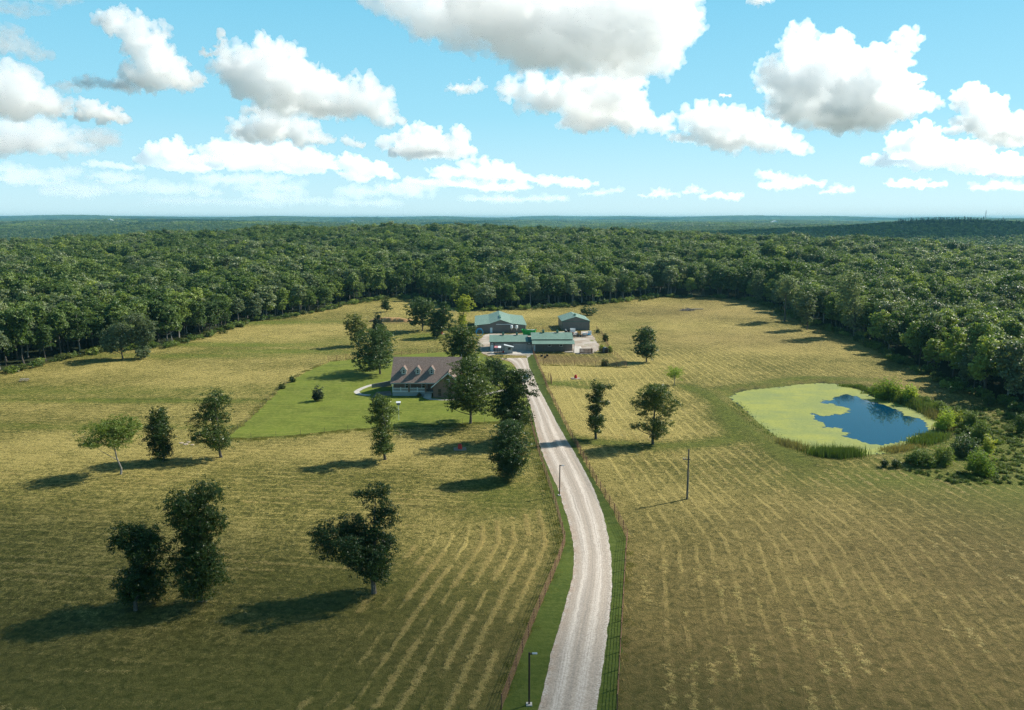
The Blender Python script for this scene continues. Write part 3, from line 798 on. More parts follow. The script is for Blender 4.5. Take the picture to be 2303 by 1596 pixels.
# ---- shrubs
def shrub(label, U, V0, V1, w, mat, n=2500, size=.24, lobes=None, name="shrub", clump=.35, thick=1.0, shell=.35, group="bushes around the pond and yard"):
    """a bush: foot at picture row V1, top at V0, w wide"""
    SEED[0] += 1
    rng = np.random.default_rng(SEED[0])
    g = ground_pt(U, V1)
    w = w * (1.18 if U > 1960 else 1); n = int(n * (1.5 if U > 1960 else 1)); V0 = V0 - (5 if U > 1960 else 0)
    m = px_m(g.y); W = w * m; Hh = max(.5, zpix(V0, g.y) - g.z)
    LB = [(0, 0, Hh * .5, W * .36, W * .36 * thick, Hh * .5)]
    for j in range(lobes or 5):
        a = rng.uniform(0, 2 * math.pi); r = rng.uniform(.15, .32) * W
        hh = rng.uniform(.35, .85) * Hh
        LB.append((r * math.cos(a), r * math.sin(a) * thick, hh * .55, W * rng.uniform(.14, .24), W * thick * rng.uniform(.14, .24), hh * .5))
    t = thing(name, label, 'shrub', g, 0, group)
    mb = MB()
    for j in range(4):
        a = rng.uniform(0, 6.3)
        mb.tube([(0, 0, -.1), (.15 * W * math.cos(a), .15 * W * math.sin(a), Hh * .4), (.25 * W * math.cos(a), .25 * W * math.sin(a), Hh * .75)], [.05, .035, .012], 5)
    mb.build("stem", M_BARK, t)
    C, N = crown_points(rng, LB, n, clump, 10, shell)
    ok = C[:, 2] > .03
    V, Q = leaf_quads(rng, C[ok], N[ok], size)
    link("foliage", np_mesh("foliage", V, Q, mat), t)
    return t
shrub("round dark evergreen bush on the lawn", 715, 868, 902, 31, L_PINE, 4000, .22)
shrub("small dark bush on the lawn edge, upper one of two by the fence line", 657, 845, 859, 13, L_OAK, 900, .3)
shrub("smaller bush on the lawn edge, lower one of two by the fence line", 634, 860, 874, 13, L_OLIVE, 900, .3)
shrub("orange brown bush in front of the house porch", 943, 883, 892, 12, L_DRYREED, 700, .2)
shrub("large lime green willow clump on the far bank of the pond", 1995, 851, 895, 72, L_LIME, 7000, .26, 9, thick=.6)
shrub("lime green bush right of the large willow clump on the far bank", 2048, 868, 903, 36, L_LIME, 3200, .26)
shrub("small dark bush on the slope above the right bank, upper one", 2085, 897, 911, 18, L_SHRUB, 900, .26)
shrub("small dark bush on the slope above the right bank, lower one", 2112, 906, 921, 20, L_SHRUB, 900, .26)
shrub("yellow green bush at the right end of the pond", 2128, 924, 968, 46, L_LIME, 3800, .24)
shrub("bright yellow bush top at the right end of the pond beside darker shrubs", 2152, 930, 957, 22, L_YEL, 1500, .24)
shrub("dark green shrub right of the pond beside the yellow bush", 2182, 926, 962, 36, L_SHRUB, 2600, .25)
shrub("grey green shrub right of the mown bank strip", 2205, 948, 990, 40, L_SHRUB, 3000, .25)
shrub("big blue green shrub behind the lime bush below the pond", 2168, 982, 1024, 66, L_OAKB, 5500, .24)
shrub("dark hedge like shrub below the pond, left end", 2072, 1014, 1047, 58, L_SHRUB, 4000, .24)
shrub("dark shrub below the pond, between the hedge like one and the blue green one", 2120, 1006, 1044, 52, L_SHRUB, 4000, .24)
shrub("bright yellow upright bush right of the blue green shrub", 2222, 984, 1024, 30, L_YEL, 2600, .22)
shrub("round lime green bush, lowest of the group below the pond", 2203, 1014, 1068, 60, L_LIME, 6000, .2)
shrub("tiny dark bush in the grass below the pond, left one of two", 1988, 1036, 1050, 15, L_OAK, 700, .2)
shrub("tiny dark bush in the grass below the pond, right one of two", 2014, 1036, 1051, 20, L_OAK, 900, .2)
shrub("green bush cut by the right edge of the picture beyond the pond", 2296, 932, 975, 36, L_ELM, 2600, .24)
shrub("grey green bushy clump in the pasture behind the right shed", 1322, 686, 708, 46, L_OAKB, 2200, .45)
shrub("bush on the fence line right of the parked trailer", 1361, 748, 768, 15, L_OAK, 1300, .32)
shrub("yellow green bush left of the black shelter by the corral", 1353, 774, 791, 15, L_YEL, 1200, .28)
shrub("yellow green bush right of the black shelter by the corral", 1371, 776, 792, 14, L_YEL, 1200, .28)
shrub("dark green bush growing through the corral fence", 1360, 806, 822, 19, L_OAK, 1500, .28)
shrub("small bush in the pasture before the far woods at left", 865, 673, 689, 26, L_OAK, 1100, .42)
shrub("dark bush against the foot of the woods right of the pale barn", 1290, 676, 690, 16, L_OLIVE, 700, .45)
shrub("scrubby bush beside the yard right of the small shed", 1343, 738, 748, 12, L_OLIVE, 700, .32)
shrub("low bush in the shade of the right woods", 2222, 888, 912, 26, L_OAK, 1500, .3)

# ---- cattails and tall grass clumps at the pond
def reeds(label, pts, mat, n, hmin, hmax, spread=1.4, name="cattail_clump"):
    SEED[0] += 1
    rng = np.random.default_rng(SEED[0])
    c = np.array([plane_at(*q, WATER_Z) for q in pts])
    seg = np.r_[0, np.cumsum(np.linalg.norm(np.diff(c, axis=0), axis=1))]
    t = rng.uniform(0, seg[-1], n)
    x = np.interp(t, seg, c[:, 0]) + rng.normal(size=n) * spread * .5; y = np.interp(t, seg, c[:, 1]) + rng.normal(size=n) * spread * .5
    o = np.array([x.mean(), y.mean(), WATER_Z])
    z = np.maximum(hgt(x, y), WATER_Z) - .05
    h = rng.uniform(hmin, hmax, n); a = rng.uniform(0, 6.28, n); ln = rng.uniform(.02, .28, n) * h; b = rng.uniform(0, 6.28, n); w = rng.uniform(.035, .07, n)
    W = np.column_stack([np.cos(a) * w, np.sin(a) * w, 0 * a]); D = np.column_stack([np.cos(b) * ln, np.sin(b) * ln, h])
    P = np.column_stack([x, y, z]) - o
    V = np.stack([P - W, P + W, P + W * .7 + D * np.array([.45, .45, .6]), P - W * .7 + D * np.array([.45, .45, .6]), P + D], 1).reshape(-1, 3)
    k_ = np.arange(n)[:, None] * 5
    f = [tuple(q) for q in (k_ + np.array([0, 1, 2, 3]))] + [tuple(q) for q in (k_ + np.array([3, 2, 4]))]
    me = bpy.data.meshes.new(name); me.from_pydata(V.tolist(), [], f); me.materials.append(mat); me.update()
    return tag(link(name, me, None, o), label, 'reeds', 'reed clumps around the pond')
reeds("dense upright green cattails on the near shore of the pond", [(1838, 1024), (1880, 1029), (1918, 1027)], L_REED, 2400, 1.1, 2.3, 2.8)
reeds("dark green reeds at the pond's lower left corner beside open mud", [(1765, 1000), (1785, 1008), (1803, 1013)], L_DRYREED, 1000, .6, 1.4, 2.6)
reeds("tall green reeds along the right bank below the willow clump", [(1995, 896), (2030, 905), (2060, 914), (2095, 930)], L_REED, 2600, 1.0, 1.9, 2.0)
reeds("grey green reeds on the right bank between willow and yellow bush", [(2065, 912), (2090, 930), (2110, 945)], L_DRYREED, 1300, .8, 1.5, 1.8)
reeds("tall olive grass on the lower right shore of the pond", [(2062, 1002), (2085, 995), (2112, 985)], L_REED, 2000, .9, 1.7, 2.4)
reeds("dull brown grass on the near shore left of the tall olive grass", [(1995, 1015), (2020, 1014), (2060, 1006)], L_DRYREED, 1500, .5, 1.0, 2.0)
reeds("yellowish grass tuft beside the mown strip at the pond's right end", [(2120, 972), (2135, 960), (2146, 955)], L_DRYREED, 900, .7, 1.3, 2.0)
reeds("thin green rushes along the far shore left of the willow clump", [(1890, 868), (1930, 872), (1962, 885)], L_REED, 900, .5, 1.0, 1.0)
reeds("low dark rushes along the left shore of the pond", [(1650, 905), (1690, 950), (1740, 985)], L_REED, 900, .12, .42, 2.4)

# ------------------------------------------------------------------ woods
rng = np.random.default_rng(77)
def woods_tree(rng, H_, R, n, size, mat, nl=9, bark=M_BARK, low=.28, clump=1.05):
    LB = [(0, 0, H_ * .72, R * .62, R * .62, H_ * .22)]
    for j in range(nl):
        a = rng.uniform(0, 6.28); r = R * rng.uniform(.3, .68)
        z = H_ * rng.uniform(low + .12, .86) 
        r *= 1 - max(0, z / H_ - .6) * 1.2
        q = R * rng.uniform(.28, .46)
        LB.append((r * math.cos(a), r * math.sin(a), z, q, q, q * rng.uniform(.6, .9)))
    C, N = crown_points(rng, LB, n, clump, 15, .72)
    V, Q = leaf_quads(rng, C, N, size, .7)
    tr = trunk_mb(rng, H_ * .9, H_ * .013 + .03, LB, (0, 0), 6, 5).mesh("trunk", bark)
    return tr, np_mesh("crown", V, Q, mat)
PROTO = []
for j in range(11):
    mat = (L_FOR, L_FOR, L_FORB, L_FOR, L_FORG, L_FOR, L_FORB, L_FORG, L_FOR, L_FORG, L_FOR)[j]
    PROTO.append(woods_tree(rng, rng.uniform(15, 19), rng.uniform(4.4, 6.0) if j < 9 else 6.8, 3300 if j < 9 else 4600, .74, mat, 12, M_PALEBARK if j % 3 == 1 else M_BARK, low=rng.uniform(.1, .32)))
FARP = [woods_tree(rng, 16, 5.4, 620, 1.35, (L_FOR, L_FORB, L_FOR, L_FORG)[j], 7, clump=1.1)[1] for j in range(4)]
pine = []
for j in range(2):
    LB = [(0, 0, 20 * t_, 3.4 * (1.05 - t_) + .3, 3.4 * (1.05 - t_) + .3, 1.3) for t_ in np.linspace(.3, 1, 8)]
    C, N = crown_points(rng, LB, 500, .7, 8, .4)
    V, Q = leaf_quads(rng, C, N, 1.1); pine.append(np_mesh("crown", V, Q, L_PINE))
def grove(rng, size_, count, per, leaf, mat):
    Vs = []; Qs = []; o = 0
    for j in range(count):
        x, y = rng.uniform(-size_ / 2, size_ / 2, 2); r = rng.uniform(5, 8)
        C, N = crown_points(rng, [(x, y, rng.uniform(9, 12), r, r, 6)], per, 1.5, 6, .8)
        V, Q = leaf_quads(rng, C, N, leaf, .8); Vs.append(V); Qs.append(Q + o); o += len(V)
    return np_mesh("grove", np.concatenate(Vs), np.concatenate(Qs), mat)
GROVE = [grove(rng, 66, 62, 48, 4.2, (L_FOR, L_FORB, L_FORG)[j]) for j in range(3)]

def jgrid(r0, r1, cell, half=.80):
    """jittered grid points of a wedge in front of the camera"""
    xs = np.arange(-r1 * half, r1 * half, cell); ys = np.arange(0, r1, cell)
    X, Y = np.meshgrid(xs, ys); X = X.ravel() + rng.uniform(-.45, .45, X.size) * cell; Y = Y.ravel() + rng.uniform(-.45, .45, Y.size) * cell
    r = np.hypot(X, Y)
    ok = (r >= r0) & (r < r1) & (np.abs(X) < Y * .78 + 60)
    return X[ok], Y[ok]
X, Y = jgrid(90, 1050, 6.3)
ok = ~inside(FIELD, X, Y)
X, Y = X[ok], Y[ok]
D = dist_line(FIELD, X, Y, True)
ok = (D > 1.5) & ~((np.abs(X - CLEAR_C[0]) < 38) & (np.abs(Y - CLEAR_C[1]) < 60))
X, Y, D = X[ok], Y[ok], D[ok]
R_ = np.hypot(X, Y)
vis = (np.abs(X) < Y * .66 + 6) & (D < 26)
score = np.where(vis, R_ * (1 + D / 30), 1e9)
order = np.argsort(score)
NIND = 290
ind = order[:NIND]; rest = order[NIND:]
def vnoise(x, y, sc, seed):
    r_ = np.random.default_rng(seed).uniform(size=(512, 512)); x = x / sc + 200; y = y / sc
    i, j = np.floor(x).astype(int), np.floor(y).astype(int); u, v = x - i, y - j; u = u * u * (3 - 2 * u); v = v * v * (3 - 2 * v)
    g_ = lambda a, b: r_[a % 512, b % 512]
    return (g_(i, j) * (1 - u) + g_(i + 1, j) * u) * (1 - v) + (g_(i, j + 1) * (1 - u) + g_(i + 1, j + 1) * u) * v
def pick_kind(x, y):
    q = .55 * vnoise(x, y, 45, 3) + .45 * rng.uniform(0, 1, len(x)) + np.where((x > 230) & (y < 900), .12, 0)
    light = np.array([2, 6, 4, 7, 9])[rng.integers(0, 5, len(x))]; dark = np.array([0, 1, 3, 5, 8, 10])[rng.integers(0, 6, len(x))]
    return np.where(q > .55, light, dark)
KIND = pick_kind(X, Y)
GROUPS = [("left woods trees", "leafy woodland tree in the front rows of the woods left of the house"),
          ("woods behind the barns", "leafy woodland tree in the front rows of the woods behind the barns"),
          ("right woods trees", "leafy woodland tree in the front rows of the woods beyond the pond")]
roots = {}
for i in ind:
    x, y = X[i], Y[i]
    j = int(KIND[i])
    g = 0 if x < -45 and y < 420 else (2 if x > 95 else 1)
    o = thing("forest_tree", GROUPS[g][1], "tree", (x, y, h1(x, y)), rng.uniform(0, 6.28), GROUPS[g][0])
    s_ = rng.uniform(.70, 1.02) * (0.9 if D[i] < 6 else 1)
    o.scale = (s_ * rng.uniform(.9, 1.1), s_ * rng.uniform(.9, 1.1), s_)
    link("trunk", PROTO[j][0], o); link("crown", PROTO[j][1], o)

def scatter(name, pts, kinds, scales, protos, material_objs=None):
    """one object whose points carry copies of the given meshes"""
    P = np.asarray(pts, float); n = len(P)
    me = bpy.data.meshes.new(name); me.vertices.add(n); me.vertices.foreach_set('co', P.astype(np.float32).ravel())
    for nm, tp, a in (('kind_index', 'INT', np.asarray(kinds, np.int32)), ('size', 'FLOAT', np.asarray(scales, np.float32)), ('turn', 'FLOAT', rng.uniform(0, 6.28, n).astype(np.float32))):
        q = me.attributes.new(nm, tp, 'POINT'); q.data.foreach_set('value', a)
    o = structure(name, me, 'stuff')
    ng = bpy.data.node_groups.new(name, 'GeometryNodeTree')
    ng.interface.new_socket('Geometry', in_out='INPUT', socket_type='NodeSocketGeometry'); ng.interface.new_socket('Geometry', in_out='OUTPUT', socket_type='NodeSocketGeometry')
    N_ = ng.nodes; gi = N_.new('NodeGroupInput'); go = N_.new('NodeGroupOutput')
    jn = N_.new('GeometryNodeJoinGeometry')
    for me_ in list(protos)[::-1]:      # Join Geometry lists its inputs last link first
        src = bpy.data.objects.new(me_.name + "_source", me_)
        oi = N_.new('GeometryNodeObjectInfo'); oi.inputs['Object'].default_value = src
        g2 = N_.new('GeometryNodeGeometryToInstance'); ng.links.new(oi.outputs['Geometry'], g2.inputs[0]); ng.links.new(g2.outputs[0], jn.inputs[0])
    ip = N_.new('GeometryNodeInstanceOnPoints'); ip.inputs['Pick Instance'].default_value = True
    ng.links.new(gi.outputs[0], ip.inputs['Points']); ng.links.new(jn.outputs[0], ip.inputs['Instance'])
    def na(nm, tp):
        q = N_.new('GeometryNodeInputNamedAttribute'); q.data_type = tp; q.inputs['Name'].default_value = nm; return q.outputs['Attribute']
    ng.links.new(na('kind_index', 'INT'), ip.inputs['Instance Index'])
    cb = N_.new('ShaderNodeCombineXYZ'); ng.links.new(na('turn', 'FLOAT'), cb.inputs[2]); ng.links.new(cb.outputs[0], ip.inputs['Rotation'])
    ng.links.new(na('size', 'FLOAT'), ip.inputs['Scale'])
    ng.links.new(ip.outputs[0], go.inputs[0])
    md = o.modifiers.new('scatter', 'NODES'); md.node_group = ng
    return o
def joined(tr, cr):
    """trunk and crown in one mesh with both materials"""
    bm = bmesh.new(); bm.from_mesh(tr)
    n0 = len(bm.faces); bm.from_mesh(cr); bm.faces.ensure_lookup_table()
    for f in bm.faces[n0:]: f.material_index = 1
    me = bpy.data.meshes.new("woodland_tree"); bm.to_mesh(me); bm.free()
    me.materials.append(tr.materials[0]); me.materials.append(cr.materials[0])
    return me
NEARP = [joined(*q) for q in PROTO]
sc = (.60 + .56 * vnoise(X[rest], Y[rest], 28, 8)) * rng.uniform(.85, 1.2, len(rest))
pts = np.column_stack([X[rest], Y[rest], hgt(X[rest], Y[rest])])
scatter("forest", pts, KIND[rest], sc, NEARP)
X2, Y2 = jgrid(1050, 3300, 10.5)
ok = ~((np.abs(X2 - CLEAR_C[0]) < 38) & (np.abs(Y2 - CLEAR_C[1]) < 60))
X2, Y2 = X2[ok], Y2[ok]
kd = rng.integers(0, 4, len(X2))
hill = gs(X2, 1010, 170, Y2, 1880, 260) > rng.uniform(.5, 1.6, len(X2))
kd = np.where(hill, 4 + rng.integers(0, 2, len(X2)), kd)
scatter("distant_forest", np.column_stack([X2, Y2, hgt(X2, Y2)]), kd, rng.uniform(.85, 1.25, len(X2)), FARP + pine)
X3, Y3 = jgrid(3300, 13400, 66)
patch = np.sin(X3 / 310 + 1.3) * np.sin(Y3 / 470 + .4) + .5 * np.sin(X3 / 130 + Y3 / 260) < .78
X3, Y3 = X3[patch], Y3[patch]
scatter("far_off_forest", np.column_stack([X3, Y3, hgt(X3, Y3)]), rng.integers(0, 3, len(X3)), rng.uniform(.8, 1.15, len(X3)), GROVE)
# undergrowth along the foot of the woods
UG = []
seg = FIELD[3:-3]
for i in range(len(seg) - 1):
    a, b = seg[i], seg[i + 1]; L_ = np.linalg.norm(b - a)
    for j in range(int(L_ / 1.7)):
        q = a + (b - a) * rng.uniform() + rng.normal(size=2) * 1.6
        UG.append((q[0], q[1]))
UG = np.array(UG)
def bush_mesh(rng, mat):
    LB = [(rng.normal() * .7, rng.normal() * .7, rng.uniform(.5, 1.1), rng.uniform(.6, 1.1), rng.uniform(.6, 1.1), rng.uniform(.5, .9)) for _ in range(5)]
    C, N = crown_points(rng, LB, 420, .4, 8, .4); C[:, 2] = np.maximum(C[:, 2], .03)
    V, Q = leaf_quads(rng, C, N, .42); return np_mesh("bush", V, Q, mat)
BUSH = [bush_mesh(rng, m_) for m_ in (L_FOR, L_FORB, L_ELM, L_FOR, L_OLIVE)]
scatter("undergrowth", np.column_stack([UG, hgt(UG[:, 0], UG[:, 1])]), rng.integers(0, 5, len(UG)), rng.uniform(.5, 1.35, len(UG)), BUSH)



wp = line([(2030, 1056), (2150, 1090), (2303, 1092), (2303, 940), (2210, 915), (2160, 925), (2215, 985), (2240, 1030), (2200, 1065)])
wx, wy = rng.uniform(wp[:, 0].min(), wp[:, 0].max(), 1700), rng.uniform(wp[:, 1].min(), wp[:, 1].max(), 1700)
ok = inside(wp, wx, wy); wx, wy = wx[ok], wy[ok]
bx, by_ = plane_at(2000, 905); sb = line([(1960, 880), (2030, 895), (2080, 905), (2130, 925), (2170, 950), (2190, 990)])
ex = np.concatenate([sb[i] + (sb[i + 1] - sb[i]) * rng.uniform(size=(44, 1)) + rng.normal(size=(44, 2)) * 1.4 for i in range(len(sb) - 1)])
WW = np.concatenate([np.column_stack([wx, wy]), ex]); 
scatter("weeds", np.column_stack([WW, hgt(WW[:, 0], WW[:, 1]) - .05]), rng.integers(0, 3, len(WW)), np.concatenate([rng.uniform(.12, .42, len(wx)), rng.uniform(.3, .75, len(ex))]), [bush_mesh(rng, m_) for m_ in (L_SHRUB, L_ELM, L_SHRUB)])

# ------------------------------------------------------------------ loose hay and grass tufts on the mown field
def strand_patch(rng, n, size_, lmin, lmax, w, hgt_, mat, name):
    x, y = rng.uniform(-size_ / 2, size_ / 2, (2, n)); a = rng.uniform(0, 6.28, n) * .5 + rng.choice([0, .4], n); L_ = rng.uniform(lmin, lmax, n)
    c, s_ = np.cos(a), np.sin(a); z0 = rng.uniform(.02, hgt_, n)
    nn = np.column_stack([-s_, c, 0 * c]) * (w * rng.uniform(.6, 1.4, n))[:, None]
    P0 = np.column_stack([x - c * L_ / 2, y - s_ * L_ / 2, 0 * c + .0]); bend = rng.normal(size=n) * .12
    P1 = np.column_stack([x - s_ * bend, y + c * bend, z0]); P2 = np.column_stack([x + c * L_ / 2, y + s_ * L_ / 2, z0 * .3])
    V = np.stack([P0 - nn * .4, P0 + nn * .4, P1 + nn, P1 - nn, P2 + nn * .3, P2 - nn * .3], 1).reshape(-1, 3)
    k_ = np.arange(n)[:, None] * 6
    return np_mesh(name, V, np.concatenate([k_ + np.array([0, 1, 2, 3]), k_ + np.array([3, 2, 4, 5])]), mat)
def tuft_patch(rng, n, size_, h_, mat, name):
    x, y = rng.uniform(-size_ / 2, size_ / 2, (2, n)); a = rng.uniform(0, 6.28, n); hh = h_ * rng.uniform(.5, 1.3, n); w = rng.uniform(.03, .07, n)
    W = np.column_stack([np.cos(a) * w, np.sin(a) * w, 0 * a]); ln = np.column_stack([rng.normal(size=n) * .6 * hh, rng.normal(size=n) * .6 * hh, hh])
    P = np.column_stack([x, y, 0 * x])
    V = np.stack([P - W, P + W, P + ln + W * .3, P + ln - W * .3], 1).reshape(-1, 3)
    return np_mesh(name, V, np.arange(4 * n).reshape(n, 4), mat)
M_HAY = leaf_material("loose_hay", (.26, .205, .058), (.45, .36, .125), .1, .6, .3)
M_TUFT = leaf_material("field_tufts", (.11, .12, .022), (.19, .19, .045), .35, .6, .4)
HAYP = [strand_patch(rng, 40, 1.9, .35, 1.0, .026, .13, M_HAY, "hay") for _ in range(4)]
TUFTP = [tuft_patch(rng, 200, 2.6, .10, M_TUFT, "tuft") for _ in range(3)]
xs = rng.uniform(-190, 190, 120000); ys = rng.uniform(55, 410, 120000)
ok = inside(FIELD, xs, ys) & ~inside(line(LAWN), xs, ys) & (np.abs(xs) < ys * .68 + 8) & (dist_line(POND, xs, ys, True) > 4) & ~inside(POND, xs, ys)
lane = (side(FENCE_L, xs, ys) > -1.2) & (side(FENCE_R, xs, ys) < 1.2) & (ys < 266)
ok &= ~lane & ~inside(line(YARD), xs, ys) & ~inside(CORRAL, xs, ys) & (rng.uniform(0, 1, len(xs)) < np.clip(130 / ys, 0, 1) ** 1.6)
ok &= ~((xs > -20) & (xs < 36) & (ys > 255) & (ys < 345))
for t_ in TRACKS: ok &= dist_line(t_, xs, ys) > 2.5
xs, ys = xs[ok], ys[ok]
isd = side(FENCE_L, xs, ys); dl_ = dist_line(FENCE_L, xs, ys); dr_ = dist_line(FENCE_R, xs, ys)
clump_ = .6 * vnoise(xs, ys, 9, 1) + .4 * vnoise(xs, ys, 3, 2)
def offset_line(pl, d, step):
    q = np.asarray(pl, float); sl = np.r_[0, np.cumsum(np.linalg.norm(np.diff(q, axis=0), axis=1))]
    t = np.arange(0, sl[-1], step) + rng.uniform(0, step, len(np.arange(0, sl[-1], step)))
    x, y = np.interp(t, sl, q[:, 0]), np.interp(t, sl, q[:, 1])
    x2, y2 = np.interp(t + 4, sl, q[:, 0]), np.interp(t + 4, sl, q[:, 1]); x1, y1 = np.interp(t - 4, sl, q[:, 0]), np.interp(t - 4, sl, q[:, 1])
    n_ = np.column_stack([-(y2 - y1), x2 - x1]); n_ /= np.linalg.norm(n_, axis=1)[:, None] + 1e-9
    return np.column_stack([x, y]) + n_ * np.asarray(d).reshape(-1, 1)
ROWS = []
for j in range(9):                                   # the clear windrows beside the left fence
    q = offset_line(FENCE_L[:8], 2.69 + 2.15 * j, .16); q = q + rng.normal(size=q.shape) * .13
    k_ = vnoise(q[:, 0] + 37 * j, q[:, 1], 5, 11); q = q[(k_ > .30 + .045 * j) & (q[:, 1] < 116 - 1.5 * j)]; ROWS.append(q)
for d_ in np.arange(2.69, 105, 2.15):                  # rows following the right fence
    q = offset_line(FENCE_R, -d_, .42); q = q + rng.normal(size=q.shape) * .2
    k_ = vnoise(q[:, 0], q[:, 1], 4, 21) * .6 + vnoise(q[:, 0], q[:, 1], 14, 22) * .4; q = q + rng.normal(size=q.shape) * .22; ROWS.append(q[(k_ > .645) & (rng.uniform(0, 1, len(q)) < np.clip(110 / q[:, 1], 0, 1) ** 1.5)])
for y0 in np.arange(60.74, 330, 2.15):                   # level rows over the rest of the left meadow
    x = np.arange(-170, 12, .5 * max(1, y0 / 100)); x = x + rng.uniform(-.3, .3, len(x)); q = np.column_stack([x, y0 - .12 * x + rng.normal(size=len(x)) * .18])
    k_ = vnoise(q[:, 0] * .5, q[:, 1], 4, 31) * .6 + vnoise(q[:, 0], q[:, 1], 16, 32) * .4
    near_ = (side(FENCE_L, q[:, 0], q[:, 1]) > -20) & (q[:, 1] < 116)
    ROWS.append(q[(k_ > .69) & ~near_ & (rng.uniform(0, 1, len(q)) < np.clip(120 / q[:, 1], 0, 1))])
RW = np.concatenate(ROWS)
ok = inside(FIELD, RW[:, 0], RW[:, 1]) & ~inside(line(LAWN), RW[:, 0], RW[:, 1]) & ~inside(POND, RW[:, 0], RW[:, 1]) & (dist_line(POND, RW[:, 0], RW[:, 1], True) > 4) & ~((side(FENCE_L, RW[:, 0], RW[:, 1]) > -1) & (side(FENCE_R, RW[:, 0], RW[:, 1]) < 1)) & (np.abs(RW[:, 0]) < RW[:, 1] * .68 + 8)
ok &= ~((RW[:, 0] > -20) & (RW[:, 0] < 36) & (RW[:, 1] > 255) & (RW[:, 1] < 345)) & ~inside(wp, RW[:, 0], RW[:, 1]) & ~inside(CORRAL, RW[:, 0], RW[:, 1])
for t_ in TRACKS: ok &= dist_line(t_, RW[:, 0], RW[:, 1]) > 2.5
RW = RW[ok]
H2 = np.column_stack([xs, ys, hgt(xs, ys) + .01])
hayok = np.zeros(len(xs), bool)
HR = [strand_patch(rng, 14, .5, .25, .7, .015, .15, M_HAY, "hay") for _ in range(4)]
HP = np.concatenate([H2[hayok], np.column_stack([RW, hgt(RW[:, 0], RW[:, 1]) + .01])]); HK = np.concatenate([rng.integers(0, 4, hayok.sum()), 4 + rng.integers(0, 4, len(RW))])
scatter("hay", HP, HK, rng.uniform(.7, 1.2, len(HP)), HAYP + HR)
tk_ = ~hayok & (rng.uniform(0, 1, len(xs)) < .0)
def along(pl, step, off, lo=0, hi=1e9):
    out = []
    for a, b in zip(pl[:-1], pl[1:]):
        L_ = np.linalg.norm(b - a); nrm = np.array([-(b - a)[1], (b - a)[0]]) / L_
        for _ in range(int(L_ / step)):
            out.append(a + (b - a) * rng.uniform() + nrm * (off + rng.normal() * .35))
    return np.array(out)
FR = np.concatenate([along(line(LAWN[:8]), .8, -.6), along(line(LAWN[:8]), 1.2, -1.6), along(line(LAWN[-7:] + LAWN[:1]), 1.0, -.7), along(FENCE_L, 1.6, .2), along(FENCE_R, 2.2, -.2), along(line([(1222, 821), (1290, 822), (1350, 824), (1410, 827)]), .8, 0)])
T3 = np.concatenate([H2[tk_], np.column_stack([FR, hgt(FR[:, 0], FR[:, 1]) + .01])]); sz = np.concatenate([rng.uniform(.7, 1.3, tk_.sum()), np.full(len(FR), .55)])
scatter("grass_tufts", T3, rng.integers(0, 3, len(T3)), sz, TUFTP)

# ------------------------------------------------------------------ building materials
def ribbed(name, c1, c2, axis='X', pitch=.3, rough=.45, metal=0.0, spec=.4):
    m = principled(name, c1, rough, metal, spec)
    k = NT(m); o = k.obj(); s_ = k.n.new('ShaderNodeSeparateXYZ'); k.link(o, s_.inputs[0])
    w = k.math('SINE', k.math('MULTIPLY', s_.outputs[axis], 2 * math.pi / pitch))
    rib = k.rng(w, .55, .95)
    col = k.mix(k.rng(k.noise(o, .9, 4), .35, .65), c1, c2)
    sheetv = k.noise(k.scale(o, (1.0, .12, .12) if axis == 'X' else (.12, 1.0, .12)), .8, 1)
    col = k.mix(k.rng(sheetv, .3, .7, 0, .35), col, (c1[0] * .78, c1[1] * .78, c1[2] * .78))
    k.base(col); k.bump(rib, .8, .03)
    return m
M_GROOFX = ribbed("green_roof_metal", (.140, .228, .178), (.165, .255, .203), 'X', .33)
M_GROOFY = ribbed("green_roof_metal_long", (.140, .228, .178), (.165, .255, .203), 'Y', .33)
M_GREEN = principled("green_trim", (.05, .14, .10), .5)
M_SIDE = ribbed("grey_brown_siding", (.165, .148, .135), (.18, .162, .148), 'X', .3, .55)
M_SIDEY = ribbed("grey_brown_siding_long", (.165, .148, .135), (.18, .162, .148), 'Y', .3, .55)
M_SIDED = ribbed("sliding_door_metal", (.15, .135, .125), (.165, .148, .137), 'X', .3, .55)
M_WHITE = principled("white_paint", (.72, .74, .74), .5)
M_DOORW = principled("white_door", (.66, .74, .76), .5)
M_GDOOR = mottled("garage_door_panel", (.36, .33, .31), (.32, .295, .28), 1.5, .6)
M_DARK = principled("dark_panel", (.012, .012, .013), .3)
M_GLASS = principled("window_glass", (.02, .025, .03), .08, 0, .6)
M_BRICK = principled("brick", (.2, .11, .08), .9, 0, .15)
k = NT(M_BRICK); o_ = k.obj(); s_ = k.n.new('ShaderNodeSeparateXYZ'); k.link(o_, s_.inputs[0])
cb = k.n.new('ShaderNodeCombineXYZ'); k.link(k.math('ADD', s_.outputs[0], s_.outputs[1]), cb.inputs[0]); k.link(s_.outputs[2], cb.inputs[1])
br = k.n.new('ShaderNodeTexBrick'); k.link(cb.outputs[0], br.inputs['Vector']); br.inputs['Scale'].default_value = 1.0
br.inputs['Brick Width'].default_value = .42; br.inputs['Row Height'].default_value = .16; br.inputs['Mortar Size'].default_value = .016
br.inputs['Color1'].default_value = (.20, .115, .085, 1); br.inputs['Color2'].default_value = (.13, .075, .058, 1); br.inputs['Mortar'].default_value = (.24, .20, .17, 1)
k.base(k.mix(k.rng(k.noise(o_, 1.3, 4), .3, .7, 0, .6), br.outputs[0], (.26, .165, .12)))
M_SHINGLE = principled("roof_shingles", (.15, .12, .11), .95, 0, .1)
k = NT(M_SHINGLE); o_ = k.obj()
